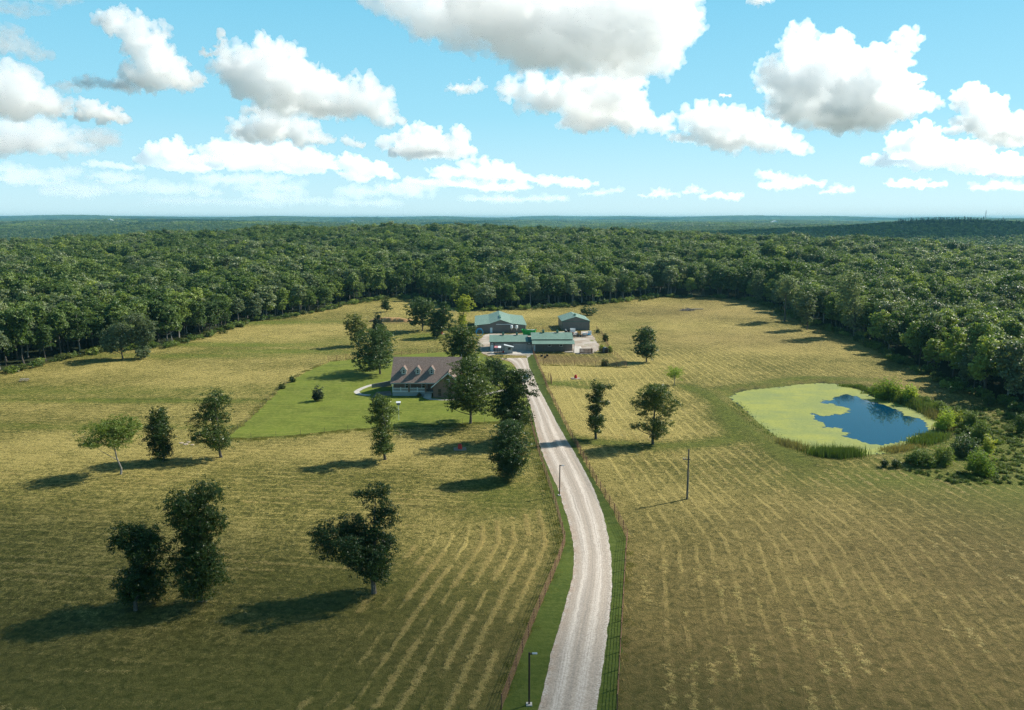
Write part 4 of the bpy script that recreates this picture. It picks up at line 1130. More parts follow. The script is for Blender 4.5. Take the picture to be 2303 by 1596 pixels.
a = k.noise(k.scale(o_, (1, 1.3, 1.3)), 3.2, 4, .7); b = k.noise(o_, .35, 2)
col = k.mix(k.rng(a, .3, .7), (.130, .094, .078), (.262, .200, .168))
col = k.mix(k.rng(b, .3, .7, 0, .3), col, (.15, .12, .115))
k.base(col); k.bump(a, .4, .04)
M_LATTICE = ribbed("porch_lattice", (.30, .33, .33), (.34, .36, .36), 'X', .16, .7)
M_RUST = mottled("rusty_pipe", (.165, .085, .050), (.235, .125, .078), 3, .8)
M_WIRE = principled("wire", (.10, .09, .08), .6, .3)
M_BLACK = principled("black_paint", (.014, .014, .015), .5)
M_STEEL = principled("galvanised_steel", (.48, .50, .52), .35, .7)
M_WOOD = mottled("weathered_wood", (.16, .12, .085), (.24, .19, .14), 4, .9)
M_DGREEN = mottled("green_container_paint", (.012, .26, .045), (.014, .31, .055), 1.2, .5)
M_RED = principled("red_plastic", (.55, .035, .03), .45)
M_BLUE = mottled("blue_plastic", (.03, .22, .45), (.05, .34, .55), 1.5, .5)

# ------------------------------------------------------------------ the brick house
def face_box(mb, x0, x1, z0, z1, y, t=.06):
    return mb.box(x0, y - t, z0, x1, y + .02, z1)
hx = xpix(883.4, 195.3, 0); hy = 194.9
HL = xpix(1039, 200.5, 8.5) - hx - .35
house = thing("brick_house", "brick house with brown shingle roof, three dormers and a white railed porch", "house", (hx, hy, h1(hx + 8, hy + 5)), 0)
ROOF_S = (8.95 - 3.5) / 6.6
rz = lambda y: 3.5 + ROOF_S * (y + .7) if y <= 5.9 else 8.95 - ROOF_S * (y - 5.9)
mb = MB(); mb.prism_x([(2.0, -.3), (12.0, -.3), (12.0, rz(12.0) - .2), (5.9, 8.65), (2.0, rz(2.0) - .2)], 0, HL)
wall = mb.build("wall", M_BRICK, house)
mb = MB()
mb.slab([(-.4, -.7, 3.5), (HL + .4, -.7, 3.5), (HL + .4, 5.9, 8.95), (-.4, 5.9, 8.95)], .18)
mb.slab([(-.4, 5.9, 8.949), (HL + .4, 5.9, 8.949), (HL + .4, 12.5, 3.5), (-.4, 12.5, 3.5)], .18)
roof = mb.build("roof", M_SHINGLE, house)
mb = MB(); mb.box(-.43, -.74, 3.24, HL + .43, -.66, 3.46)
mb.tube([(HL + .2, 6.1, 8.9), (HL + .2, 6.1, 9.6)], .06, 6)
mb.build("gutter", M_LATTICE, house)
# front wing with its own gable
wx0 = xpix(974.3, 193, 1) - hx; wx1 = wx0 + 7.5; wxc = (wx0 + wx1) / 2
mb = MB(); mb.prism_y([(wx0, -.3), (wx1, -.3), (wx1, 2.95), (wxc, 6.0), (wx0, 2.95)], -1.9, 2.6)
mb.build("wing_wall", M_BRICK, house)
zr = 6.35; ze = 2.72; yv = (zr - 3.5) / ROOF_S - .7
xe0 = wx0 - .45; xe1 = wx1 + .45; sl = (zr - ze) / (wxc - xe0); xm0 = xe0 + (3.5 - ze) / sl; xm1 = xe1 - (3.5 - ze) / sl
mb = MB()
mb.slab([(xe0, -2.35, ze), (wxc, -2.35, zr), (wxc, yv + .15, zr), (xm0, -.62, 3.5), (xe0, -.62, ze)][::-1], .14)
mb.slab([(xe1, -2.35, ze), (wxc, -2.35, zr), (wxc, yv + .15, zr), (xm1, -.62, 3.5), (xe1, -.62, ze)], .14)
mb.build("wing_roof", M_SHINGLE, house)
mb = MB()
mb.slab([(xe0 - .03, -2.40, ze - .22), (wxc, -2.40, zr - .22), (wxc, -2.40, zr + .03), (xe0 - .03, -2.40, ze + .03)], .05)
mb.slab([(wxc, -2.40, zr - .22), (xe1 + .03, -2.40, ze - .22), (xe1 + .03, -2.40, ze + .03), (wxc, -2.40, zr + .03)], .05)
mb.build("fascia", M_WHITE, house)
def window(parent, x0, x1, z0, z1, y, frame=M_WHITE, name="window"):
    mb = MB()
    for q in ((x0 - .09, x1 + .09, z1, z1 + .09), (x0 - .09, x1 + .09, z0 - .1, z0), (x0 - .09, x0, z0, z1), (x1, x1 + .09, z0, z1), (x0, x1, (z0 + z1) / 2 - .025, (z0 + z1) / 2 + .025)):
        mb.box(q[0], y - .07, q[2], q[1], y + .02, q[3])
    w = mb.build(name, frame, parent)
    g = MB(); g.box(x0 + .004, y - .03, z0 + .004, x1 - .004, y + .01, z1 - .004); g.build("pane", M_GLASS, w)
    return w
window(house, wx0 + 1.25, wx0 + 1.95, .5, 2.2, -1.9, mottled("brown_frame", (.18, .12, .09), (.2, .14, .1), 3))
window(house, wxc - .3, wxc + .2, 3.9, 4.6, -1.9)
for x in (3.0, 7.2):
    window(house, x, x + 1.2, 1.6, 3.0, 2.0)
mb = MB(); mb.box(10.2, 1.93, 1.05, 11.2, 2.02, 3.1); mb.build("front_door", M_DARK, house)
# porch
PW = wx0 - .15
mb = MB(); mb.box(.0, -.15, .9, PW, 2.0, 1.06); mb.build("porch_floor", M_CONC, house)
mb = MB(); mb.box(.02, -.1, -.3, PW - 2.1, -.03, .9); mb.box(.0, -.1, -.3, .07, 2.0, .9); mb.build("porch_skirt", M_LATTICE, house)
pcol = [(.12, M_WHITE, .09), (4.15, M_BRICK, .2), (8.3, M_BRICK, .2)]
for x, m_, w_ in pcol:
    MB().box(x - w_, .0 - w_ * .5, 1.06, x + w_, w_ * 1.5, 3.3).build("column", m_, house)
def rail(x0, x1):
    mb = MB(); y = -.02
    mb.box(x0, y, 1.95, x1, y + .09, 2.07); mb.box(x0, y, 1.12, x1, y + .08, 1.24)
    xm = (x0 + x1) / 2; mb.box(xm - .09, y - .03, 1.0, xm + .09, y + .13, 2.25)
    n = int((x1 - x0) / .14)
    for i in range(n): mb.box(x0 + (i + .5) * (x1 - x0) / n - .02, y + .02, 1.24, x0 + (i + .5) * (x1 - x0) / n + .02, y + .06, 1.95)
    return mb.build("railing", M_WHITE, house)
rail(.25, 3.92); rail(4.38, 8.07)
mb = MB(); mb.box(PW - 2.05, -2.2, .0, PW - .35, -.16, .25); mb.box(PW - 2.05, -1.5, .25, PW - .35, -.16, .5); mb.box(PW - 2.05, -.8, .5, PW - .35, -.16, .78); mb.build("step", M_CONC, house)
M_DORM = mottled("dormer_siding", (.36, .34, .31), (.41, .39, .36), 3, .8)
for U in (908.2, 939.6, 970.7):
    y0 = 1.45; z0 = rz(y0) - .1
    xc_ = xpix(U, hy + y0, 5.2) - hx
    w = .62; zt = rz(y0) + 1.05; zp = zt + .78
    yb = (zt - 3.5) / ROOF_S - .7 + .1; yp = (zp + .12 - 3.5) / ROOF_S - .7 + .1
    mb = MB(); mb.prism_y([(xc_ - w, z0), (xc_ + w, z0), (xc_ + w, zt), (xc_, zp), (xc_ - w, zt)], y0, y0 + .1)
    mb.prism_x([(y0 + .1, z0), (yb, zt), (y0 + .1, zt)], xc_ - w, xc_ - w + .08); mb.prism_x([(y0 + .1, z0), (yb, zt), (y0 + .1, zt)], xc_ + w - .08, xc_ + w)
    dm = mb.build("dormer", M_DORM, house)
    mb = MB()
    o_ = .2; ws = w + o_; zs = zt - o_ * (zp - zt) / w + .05; zq = zp + .1; ys = (zs - 3.5) / ROOF_S - .7
    mb.slab([(xc_ - ws, y0 - .25, zs), (xc_, y0 - .25, zq), (xc_, yp, zq), (xc_ - ws, ys + .08, zs)][::-1], .09)
    mb.slab([(xc_ + ws, y0 - .25, zs), (xc_, y0 - .25, zq), (xc_, yp, zq), (xc_ + ws, ys + .08, zs)], .09)
    mb.build("dormer_roof", M_SHINGLE, dm)
    mb = MB()
    mb.slab([(xc_ - ws, y0 - .28, zs - .14), (xc_, y0 - .28, zq - .14), (xc_, y0 - .28, zq + .02), (xc_ - ws, y0 - .28, zs + .02)], .03)
    mb.slab([(xc_, y0 - .28, zq - .14), (xc_ + ws, y0 - .28, zs - .14), (xc_ + ws, y0 - .28, zs + .02), (xc_, y0 - .28, zq + .02)], .03)
    mb.build("dormer_fascia", M_WHITE, dm)
    window(dm, xc_ - .24, xc_ + .24, z0 + .35, z0 + 1.2, y0)
# retaining wall by the sunken drive
a_ = ground_pt(836, 872); b_ = ground_pt(880, 868)
rw = MB(); rw.slab([(0, 0, 1.0), (b_.x - a_.x, b_.y - a_.y, 1.5), (b_.x - a_.x, b_.y - a_.y, -.3), (0, 0, -.3)], .25)
tag(rw.build("retaining_wall", mottled("old_concrete", (.20, .19, .175), (.26, .25, .23), 1.2, .9), None, a_), "low grey concrete retaining wall beside the sunken drive, left of the house", "wall")

# ------------------------------------------------------------------ farm buildings
YAW = .042
def cupola(parent, x, y, z, s=.75):
    mb = MB(); mb.box(x - s / 2, y - s / 2, z - .5, x + s / 2, y + s / 2, z + .35)
    c = mb.build("cupola", M_GREEN, parent)
    mb = MB(); e = s * .68
    v = [(x - e, y - e, z + .35), (x + e, y - e, z + .35), (x + e, y + e, z + .35), (x - e, y + e, z + .35), (x, y, z + .95)]
    mb.add(v, [(0, 1, 4), (1, 2, 4), (2, 3, 4), (3, 0, 4), (3, 2, 1, 0)]); mb.build("cupola_roof", M_GREEN, c)
by = at(1069, 748.6)[1]; bx0 = xpix(1069.5, by, 0); BW = xpix(1183, by, 1.5) - bx0; BD = 30
barn = thing("barn", "largest barn with grey brown walls and broad green metal roof, left of the others", "barn", (bx0, by, h1(bx0 + 9, by + 8)), YAW)
xa, xp, xb = .279 * BW, .499 * BW, .728 * BW
MB().prism_y([(0, -.4), (BW, -.4), (BW, 2.95), (xb, 3.5), (xp, 4.95), (xa, 3.5), (0, 2.95)], 0, BD).build("wall", M_SIDE, barn)
mb = MB(); e = .35
def rs(x0, z0, x1, z1, t=.1, y0=-.35, y1=BD + .35): mb.slab([(x0, y0, z0), (x1, y0, z1), (x1, y1, z1), (x0, y1, z0)], t)
rs(-e, 3.02, xa, 3.66); rs(xa, 3.665, xp, 5.12); rs(xp, 5.12, xb, 3.665); rs(xb, 3.66, BW + e, 3.02)
mb.build("roof", M_GROOFY, barn)
MB().box(xp - .3, 5, 4.9, xp + .3, 14, 5.4).build("ridge_vent", M_GREEN, barn)
for f0, f1 in ((.408, .60), (.603, .735)):
    MB().box(f0 * BW, -.12, .05, f1 * BW, -.02, 3.25 if f0 < .5 else 3.25).build("sliding_door", M_SIDED, barn)
MB().box(.405 * BW, -.2, 3.27, .755 * BW, -.02, 3.45).build("door_track", M_WHITE, barn)
MB().box(.288 * BW, -.08, .05, .334 * BW, .02, 2.05).build("door", M_DOORW, barn)
for x in (.1, BW - .1):
    MB().tube([(x, -.15, 2.95), (x, -.08, 2.6), (x, -.08, .1)], .06, 6).build("downspout", M_WHITE, barn)

sy = at(1264.4, 742.3)[1]; sx0 = xpix(1264.4, sy, 0); SW = xpix(1326, sy, 1.5) - sx0
shed = thing("shed", "tall metal shed with grey sliding doors and green gable roof, at the right rear", "shed", (sx0, sy, h1(sx0 + 5, sy + 5)), YAW)
MB().prism_y([(0, -.4), (SW, -.4), (SW, 3.65), (SW / 2, 5.3), (0, 3.65)], 0, 16).build("wall", M_SIDE, shed)
mb = MB(); rs(-.3, 3.68, SW / 2, 5.45, .1, -.3, 16.3); rs(SW / 2, 5.45, SW + .3, 3.68, .1, -.3, 16.3)
mb.build("roof", M_GROOFY, shed)
MB().box(0, -.14, 3.48, SW, -.02, 3.64).build("door_track", M_GREEN, shed)
for i in range(4):
    MB().box(SW * (.01 + i * .247), -.1, .05, SW * (.01 + i * .247) + SW * .24, -.02, 3.45).build("sliding_door", M_SIDED, shed)
for x in (0, SW):
    MB().box(x - .06, -.15, 0, x + .06, -.03, 3.47).build("corner_trim", M_GREEN, shed)
cupola(shed, SW / 2, 4, 5.35, .8)

gy0 = at(1102, 789)[1]; gx0 = xpix(1101.8, gy0, 0); GW = xpix(1187.5, gy0, 3) - gx0
gar = thing("garage", "low garage with green roof and two pale doors before the largest barn", "garage", (gx0, gy0, h1(gx0 + 6, gy0 + 4)), YAW * .3)
MB().prism_x([(0, -.3), (9.2, -.3), (9.2, 3.1), (4.6, 4.55), (0, 3.1)], 0, GW - .1).build("wall", M_SIDE, gar)
mb = MB(); mb.slab([(-.2, -.45, 3.12), (GW, -.45, 3.12), (GW, 4.6, 4.72), (-.2, 4.6, 4.72)], .1); mb.slab([(-.2, 4.6, 4.719), (GW, 4.6, 4.719), (GW, 9.65, 3.12), (-.2, 9.65, 3.12)], .1)
mb.build("roof", M_GROOFX, gar)
gl = lambda U: (U - 1101.8) / (1187.5 - 1101.8) * GW
for a_, b_ in ((1113, 1143), (1154, 1185)):
    d_ = MB(); 
    for r in range(4): d_.box(gl(a_), -.09, .05 + r * .6, gl(b_), -.02, .62 + r * .6)
    d_.build("garage_door", M_GDOOR, gar)
MB().box(gl(1103.2), -.07, .05, gl(1109.5), .01, 2.1).build("door", M_DOORW, gar)
for U in (1107, 1190): MB().box(gl(U) - .25, -.25, 2.45, gl(U) + .25, -.03, 2.62).build("wall_lamp", M_WHITE, gar)
cupola(gar, gl(1131.5), 4.6, 4.85, .62); cupola(gar, gl(1163), 4.6, 4.85, .62)
# connecting bay with a gate
mb = MB(); mb.box(GW - .1, .6, -.3, GW + 1.6, 8.5, 3.0); mb.build("link_wall", M_SIDE, gar)
mb = MB(); mb.slab([(GW + .002, .2, 2.95), (GW + 1.6, .2, 2.95), (GW + 1.6, 5, 4.0), (GW + .002, 5, 4.0)], .1); mb.build("link_roof", M_GREEN, gar)
gt = MB()
for z in (.25, .65, 1.05, 1.45, 1.85): gt.box(gl(1186.5), -.32, z, gl(1198), -.26, z + .16)
for U in (1186.5, 1192, 1197.6): gt.box(gl(U), -.26, .1, gl(U) + .1, -.2, 2.1)
gt.build("gate_panel", M_STEEL, gar)

ty = at(1200, 793)[1]; tx0 = xpix(1200, ty, 1); TW = xpix(1291, ty, 1) - tx0
stb = thing("stable", "stable with stepped green roof, shaded porch and two white windows, facing the corral", "stable", (tx0, ty, h1(tx0 + 6, ty)), YAW * .3)
MB().prism_x([(2.7, -.3), (11.3, -.3), (11.3, 4.1), (7.0, 5.65), (2.7, 4.1)], .2, TW - .3).build("wall", M_SIDE, stb)
mb = MB(); mb.slab([(-.7, 2.4, 4.12), (TW - .1, 2.4, 4.12), (TW - .1, 7.0, 5.8), (-.7, 7.0, 5.8)], .1); mb.slab([(-.7, 7, 5.799), (TW - .1, 7, 5.799), (TW - .1, 11.6, 4.12), (-.7, 11.6, 4.12)], .1)
mb.build("roof", M_GROOFX, stb)
mb = MB(); mb.slab([(-.5, -.5, 3.0), (TW + .2, -.5, 3.0), (TW + .2, 2.69, 3.85), (-.5, 2.69, 3.85)], .1); mb.build("porch_roof", M_GROOFX, stb)
tl = lambda U: (U - 1200) / 91.0 * TW
for U in (1200.8, 1222, 1245, 1291): MB().box(tl(U) - .08, -.1, -.2, tl(U) + .08, .06, 3.0).build("post", M_WOOD if U != 1291 else M_SIDE, stb)
window(stb, tl(1237) - .45, tl(1237) + .45, 1.75, 2.75, 2.7); window(stb, tl(1263.3) - .45, tl(1263.3) + .45, 1.75, 2.75, 2.7)
MB().box(tl(1200.3), 2.62, .1, tl(1204.5), 2.72, 2.2).build("door", M_DOORW, stb)
mb = MB()
for z in (.35, .75, 1.15): mb.tube([(.1, -.05, z), (TW, -.05, z)], .035, 5)
for i in range(6): mb.tube([(TW * (.08 + .17 * i), -.05, 0), (TW * (.08 + .17 * i), -.05, 1.2)], .04, 5)
mb.build("porch_rail", M_RUST, stb)
MB().box(tl(1270.5), .4, .0, tl(1290), 2.6, .16).build("porch_floor", M_CONC, stb)
cupola(stb, tl(1224), 7.0, 5.95, .7); cupola(stb, tl(1256.5), 7.0, 5.95, .7)

# ------------------------------------------------------------------ things in the yard
g = ground_pt(1142, 794.0)
coop = thing("chicken_coop", "little grey coop with a lean roof and a red and white awning", "coop", g)
mb = MB(); mb.prism_y([(-1.05, .3), (1.6, .3), (1.6, 2.15), (-1.05, 2.75)], -.9, .9); mb.build("wall", mottled("grey_boards", (.30, .31, .30), (.35, .36, .35), 2, .8), coop)
mb = MB(); mb.slab([(-1.25, -1.1, 2.9), (1.9, -1.1, 2.18), (1.9, 1.1, 2.18), (-1.25, 1.1, 2.9)], .09); mb.build("roof", ribbed("pale_roof_metal", (.42, .47, .50), (.46, .5, .53), 'Y', .25), coop)
window(coop, .2, .85, 1.35, 1.95, -.9, M_BLACK)
mb = MB(); mb.box(-1.05, -.9, 0, -.85, .9, .3); mb.box(1.4, -.9, 0, 1.6, .9, .3); mb.build("skid", M_WOOD, coop)
for x0, x1, m_ in ((-4.4, -3.2, M_RED), (-3.19, -2.2, M_WHITE)):
    mb = MB(); mb.slab([(x0, -1.1, 2.0), (x1, -1.1, 2.0), (x1, .9, 2.3), (x0, .9, 2.3)], .05)
    mb.build("awning", principled("faded_red", (.42, .16, .17), .6) if m_ is M_RED else m_, coop)
mb = MB()
for x in (-4.3, -3.4, -2.7, -2.0, -1.2):
    for y in (-.95, .85): mb.tube([(x, y, 0), (x, y, 1.98 if y < 0 else 2.2)], .035, 5)
for z in (.3, 1.1): mb.tube([(-4.3, -.95, z), (-1.2, -.95, z)], .03, 5)
mb.build("run_frame", M_BLACK, coop)
mb = MB(); mb.box(-4.5, -1.1, .05, -1.1, 1, .3); mb.build("run_floor", M_WOOD, coop)
mb = MB(); mb.lathe([(.2, 0), (.28, .1), (.26, .5), (.1, .62)], 10, (-1.5, -.5, .3)); mb.build("feeder", M_RED, coop)

g = ground_pt(1190.5, 752.8)
dmp = thing("dumpster", "bright green open roll off container filled with rubbish behind the stable", "dumpster", g, -.12)
v = [(-2.2, -1.1, .15), (2.2, -1.1, .15), (2.5, -1.25, 2.0), (-2.8, -1.25, 2.0)]
mb = MB()
mb.slab(v, .08); mb.slab([(2.2, 1.1, .15), (-2.2, 1.1, .15), (-2.8, 1.25, 2.0), (2.5, 1.25, 2.0)], .08)
mb.slab([(-2.2, 1.1, .15), (-2.2, -1.1, .15), (-2.8, -1.25, 2.0), (-2.8, 1.25, 2.0)], .08); mb.slab([(2.2, -1.1, .15), (2.2, 1.1, .15), (2.5, 1.25, 2.0), (2.5, -1.25, 2.0)], .08)
mb.box(-2.15, -1.05, .1, 2.15, 1.05, .2)
for x in (-1.6, -.6, .4, 1.4): mb.box(x, -1.32, .2, x + .12, -1.16, 1.9)
mb.build("body", M_DGREEN, dmp)
mb = MB(); mb.box(-2.9, -1.36, 1.95, 2.6, -1.2, 2.1); mb.box(-2.9, 1.2, 1.95, 2.6, 1.36, 2.1); mb.box(-2.9, -1.2, 1.96, -2.72, 1.2, 2.09); mb.box(2.42, -1.2, 1.96, 2.6, 1.2, 2.09); mb.build("rim", M_DGREEN, dmp)
rg = np.random.default_rng(4); mb = MB()
for i in range(16):
    x, y = rg.uniform(-2, 2), rg.uniform(-.8, .8); a, b, c = rg.uniform(.15, .5, 3); mb.box(x - a, y - b, 1.2, x + a, y + b, 1.75 + c * .7)
mb.build("rubbish", mottled("rubbish", (.28, .27, .25), (.55, .54, .52), 1.2), dmp)

fd = thing("feed_hopper", "white drum feeder on tall splayed legs before the big barn, left of two", "feeder", ground_pt(1150.6, 749.6), 0, "drum feeders by the big barn")
MB().lathe([(.12, 1.75), (.45, 2.05), (.5, 2.2), (.5, 2.95), (.42, 3.08), (.1, 3.2)], 16).build("drum", M_WHITE, fd)
MB().lathe([(.1, 1.25), (.14, 1.35), (.12, 1.75)], 10).build("spout", M_STEEL, fd)
for j in range(3):
    a = j * 2.094 + .5; MB().tube([(.42 * math.cos(a), .42 * math.sin(a), 2.1), (.85 * math.cos(a), .85 * math.sin(a), 0)], .045, 6).build("leg", M_RUST, fd)
dup(fd, ground_pt(1162, 749.8), .6, "white drum feeder on tall splayed legs before the big barn, right of two")

g = ground_pt(1078.5, 755)
tr = thing("trampoline", "round blue trampoline tipped up on its edge at the left corner of the barn", "trampoline", g, .25)
an = np.linspace(0, 2 * math.pi, 33)
mb = MB(); mb.tube([(1.3 * math.cos(a), .25 * math.sin(a), 1.45 + 1.4 * math.sin(a)) for a in an], .1, 7, False); mb.build("frame", M_BLUE, tr)
mb = MB(); ring = [(1.3 * math.cos(a), -.02 + .25 * math.sin(a), 1.45 + 1.4 * math.sin(a)) for a in an[3:17]]; inn = [(.92 * math.cos(a), .02 + .18 * math.sin(a), 1.45 + 1.0 * math.sin(a)) for a in an[3:17]]
n_ = len(ring); mb.add(ring + inn, [(i, i + 1, n_ + i + 1, n_ + i) for i in range(n_ - 1)]); pad = mb.build("pad", M_BLUE, tr); so = pad.modifiers.new('thick', 'SOLIDIFY'); so.thickness = .05
for a in (-2.2, -.9): MB().tube([(1.3 * math.cos(a), .25 * math.sin(a), 1.45 + 1.4 * math.sin(a)), (1.2 * math.cos(a), 1.1, .05)], .05, 5).build("leg", M_STEEL, tr)

# flatbed trailer and the goods on and around it
g = ground_pt(1302, 757)
trl = thing("flatbed_trailer", "black tandem axle flatbed trailer parked beside the stable, loaded with goods", "trailer", g, .05)
mb = MB(); mb.box(-3.4, -1.1, .55, 3.2, 1.1, .68); mb.build("deck", M_WOOD, trl)
mb = MB(); mb.box(-3.4, -1.16, .45, 3.2, -1.1, .75); mb.box(-3.4, 1.1, .45, 3.2, 1.16, .75); mb.slab([(3.2, -.5, .6), (5.0, 0, .6), (3.2, .5, .6)], .12)
for x in (-3.3, -1.8, -.3, 1.2, 2.7): mb.box(x, -1.14, .75, x + .06, -1.09, 1.25)
mb.box(-3.4, -1.13, 1.2, 3.2, -1.08, 1.26); mb.build("frame", M_BLACK, trl)
for x in (-.1, .85):
    for y in (-1.3, 1.1):
        w_ = MB(); n_ = 16; a0 = np.arange(n_) * 2 * math.pi / n_
        prof = [(x + .38 * math.cos(t), .38 + .38 * math.sin(t)) for t in a0]
        w_.prism_y(prof, y, y + .2); wh = w_.build("wheel", M_BLACK, trl)
        MB().prism_y([(x + .18 * math.cos(t), .38 + .18 * math.sin(t)) for t in a0], y - .02, y + .22).build("rim", M_STEEL, wh)
def on_trailer(name, label, cat, dx, dy, dz, mb, mat):
    o = mb.build(name, mat, None, g + Vector((dx, dy, dz)), .05); return tag(o, label, cat)
def crate_mb(w, d, h, slats=4):
    mb = MB()
    for i in range(slats):
        z = h * i / slats; mb.box(-w / 2, -d / 2, z, w / 2, -d / 2 + .04, z + h / slats * .8); mb.box(-w / 2, d / 2 - .04, z, w / 2, d / 2, z + h / slats * .8)
        mb.box(-w / 2, -d / 2 + .04, z, -w / 2 + .04, d / 2 - .04, z + h / slats * .8); mb.box(w / 2 - .04, -d / 2 + .04, z, w / 2, d / 2 - .04, z + h / slats * .8)
    mb.box(-w / 2 + .05, -d / 2 + .05, .02, w / 2 - .05, d / 2 - .05, h * .7); return mb
on_trailer("crate", "tan wooden crate standing upright in the middle of the trailer load", "crate", .2, -.3, .7, crate_mb(1.0, 1.0, 1.0), mottled("tan_wood", (.40, .25, .10), (.5, .33, .15), 3))
on_trailer("crate", "yellow brown crate stacked behind the upright tan crate on the trailer", "crate", .1, .55, .7, crate_mb(1.3, .7, 1.5), mottled("yellow_wood", (.45, .28, .06), (.5, .33, .1), 3))
mb = MB()
for i in range(7): mb.tube([(-1.2 + .2 * i, -.7, .1), (-.4 + .2 * i, .2, .75)], .06, 6)
on_trailer("frame_pile", "tangle of dark metal frames lying on the left half of the trailer", "scrap", -1.0, 0, .7, mb, M_STEEL)
on_trailer("toolbox", "dark brown box at the left end of the trailer", "box", -2.7, .1, .7, MB().box(-.6, -.6, 0, .6, .6, .9).box(-.65, -.65, .9, .65, .65, 1.0), mottled("brown_metal", (.14, .05, .04), (.18, .07, .05), 2))
on_trailer("cooler", "white lidded cooler box at the right end of the trailer", "cooler", 1.9, -.2, .7, MB().box(-.5, -.4, 0, .5, .4, .7).box(-.54, -.44, .7, .54, .44, .85), M_WHITE)
g2 = ground_pt(1319, 754.5)
bt = thing("small_boat", "small blue boat hull lying on the gravel behind the trailer", "boat", g2, .2)
mb = MB(); st_ = [(-1.6, .55, .15), (-.8, .75, .1), (.2, .75, .1), (1.0, .55, .18), (1.7, .05, .4)]
v = []; 
for x, w_, zb in st_: v += [(x, -w_, .75), (x, -w_ * .7, .25 + zb * .3), (x, 0, zb), (x, w_ * .7, .25 + zb * .3), (x, w_, .75)]
f = [(i * 5 + j, (i + 1) * 5 + j, (i + 1) * 5 + j + 1, i * 5 + j + 1) for i in range(4) for j in range(4)] + [(0, 1, 2, 3, 4)]
mb.add(v, f); hb = mb.build("hull", M_BLUE, bt); so = hb.modifiers.new('thick', 'SOLIDIFY'); so.thickness = .06
MB().box(-.9, -.65, .55, -.5, .65, .62).box(.2, -.6, .55, .6, .6, .62).build("seat", M_WHITE, bt)
g2 = ground_pt(1326.5, 751)
tk = thing("water_tank", "white square liquid tank in a wire cage at the right end of the parked goods", "tank", g2, .1)
MB().box(-.58, -.5, .18, .58, .5, 1.2).build("tank", M_WHITE, tk, bevel=.1)
mb = MB(); mb.box(-.62, -.55, 0, .62, .55, .14)
for x in (-.62, -.2, .2, .62): mb.tube([(x, -.55, .14), (x, -.55, 1.25)], .015, 4); mb.tube([(x, .55, .14), (x, .55, 1.25)], .015, 4)
for z in (.5, .9, 1.24): mb.tube([(-.62, -.55, z), (.62, -.55, z), (.62, .55, z), (-.62, .55, z), (-.62, -.55, z)], .015, 4)
mb.build("cage", M_STEEL, tk)
MB().lathe([(.16, 1.2), (.16, 1.28), (.02, 1.3)], 10).build("cap", M_BLACK, tk)
tag(crate_mb(1.9, 1.2, 1.5, 5).build("crate", M_WHITE, None, ground_pt(1288, 746.5), .05), "white slatted crate behind the stable roof in front of the right shed", "crate")
g2 = ground_pt(1275, 746.8)
mw = thing("riding_mower", "small dark riding mower parked left of the white slatted crate", "mower", g2, .3)
MB().box(-.8, -.45, .3, .3, .45, .75).box(.3, -.4, .3, 1.0, .4, .95).build("body", M_BLACK, mw, bevel=.06)
MB().box(-.55, -.3, .75, -.1, .3, .88).box(-.62, -.3, .88, -.52, .3, 1.25).build("seat", M_WHITE, mw)
for x, r in ((-.5, .33), (.75, .22)):
    for y in (-.55, .4): MB().prism_y([(x + r * math.cos(t), r + r * math.sin(t)) for t in np.arange(14) * 2 * math.pi / 14], y, y + .16).build("wheel", M_BLACK, mw)

g2 = ground_pt(1317.5, 794)
hf = thing("hay_feeder", "rust brown wooden slatted hay feeder at the corral corner right of the stable", "feeder", g2, .02)
mb = MB()
for y in (-.7, .7):
    for i in range(5): mb.box(-2.0, y - .04, .1 + i * .3, 2.0, y + .04, .26 + i * .3)
for x in (-2.0, 2.0):
    for i in range(5): mb.box(x - .04, -.66, .1 + i * .3, x + .04, .66, .26 + i * .3)
mb.build("slats", mottled("red_brown_wood", (.10, .05, .035), (.15, .08, .055), 3), hf)
for x in (-2.06, -.65, .65, 2.06):
    MB().box(x - .07, -.82, -.2, x + .07, -.74, 1.7).build("post", M_WOOD, hf)
g2 = ground_pt(1361, 793)
sh = thing("calf_shelter", "black domed plastic calf shelter with a dark doorway between yellow bushes", "shelter", g2, .35)
mb = MB(); prof = [(-.75, 0), (.75, 0), (.75, 1.3), (.55, 1.7), (.25, 1.85), (-.25, 1.85), (-.55, 1.7), (-.75, 1.3)]
mb.prism_y(prof, -.9, .9); mb.build("shell", principled("dark_plastic", (.03, .04, .045), .3), sh, bevel=.06)
MB().prism_y([(-.4, .02), (.4, .02), (.4, 1.0), (.2, 1.25), (-.2, 1.25), (-.4, 1.0)], -.93, -.89).build("doorway", M_DARK, sh)  # flat near-black panel standing in for the shaded inside
for U, V, l_ in ((1218, 801.5, "left"), (1230.8, 800.8, "right"), (1225.8, 804.8, "nearest")):
    g2 = ground_pt(U, V)
    tb = thing("feed_tub", f"black rubber feed tub on the bare corral soil, {l_} of three", "tub", g2, 0, "feed tubs in the corral")
    MB().lathe([(.30, 0), (.42, .5), (.46, .52), (.46, .58), (.38, .58), (.3, .3), (.02, .3)], 14).build("tub", M_BLACK, tb)
    MB().lathe([(.34, .36), (.36, .44), (.2, .5), (.02, .52)], 12).build("feed", mottled("feed", (.3, .28, .25), (.4, .38, .33), 5), tb)
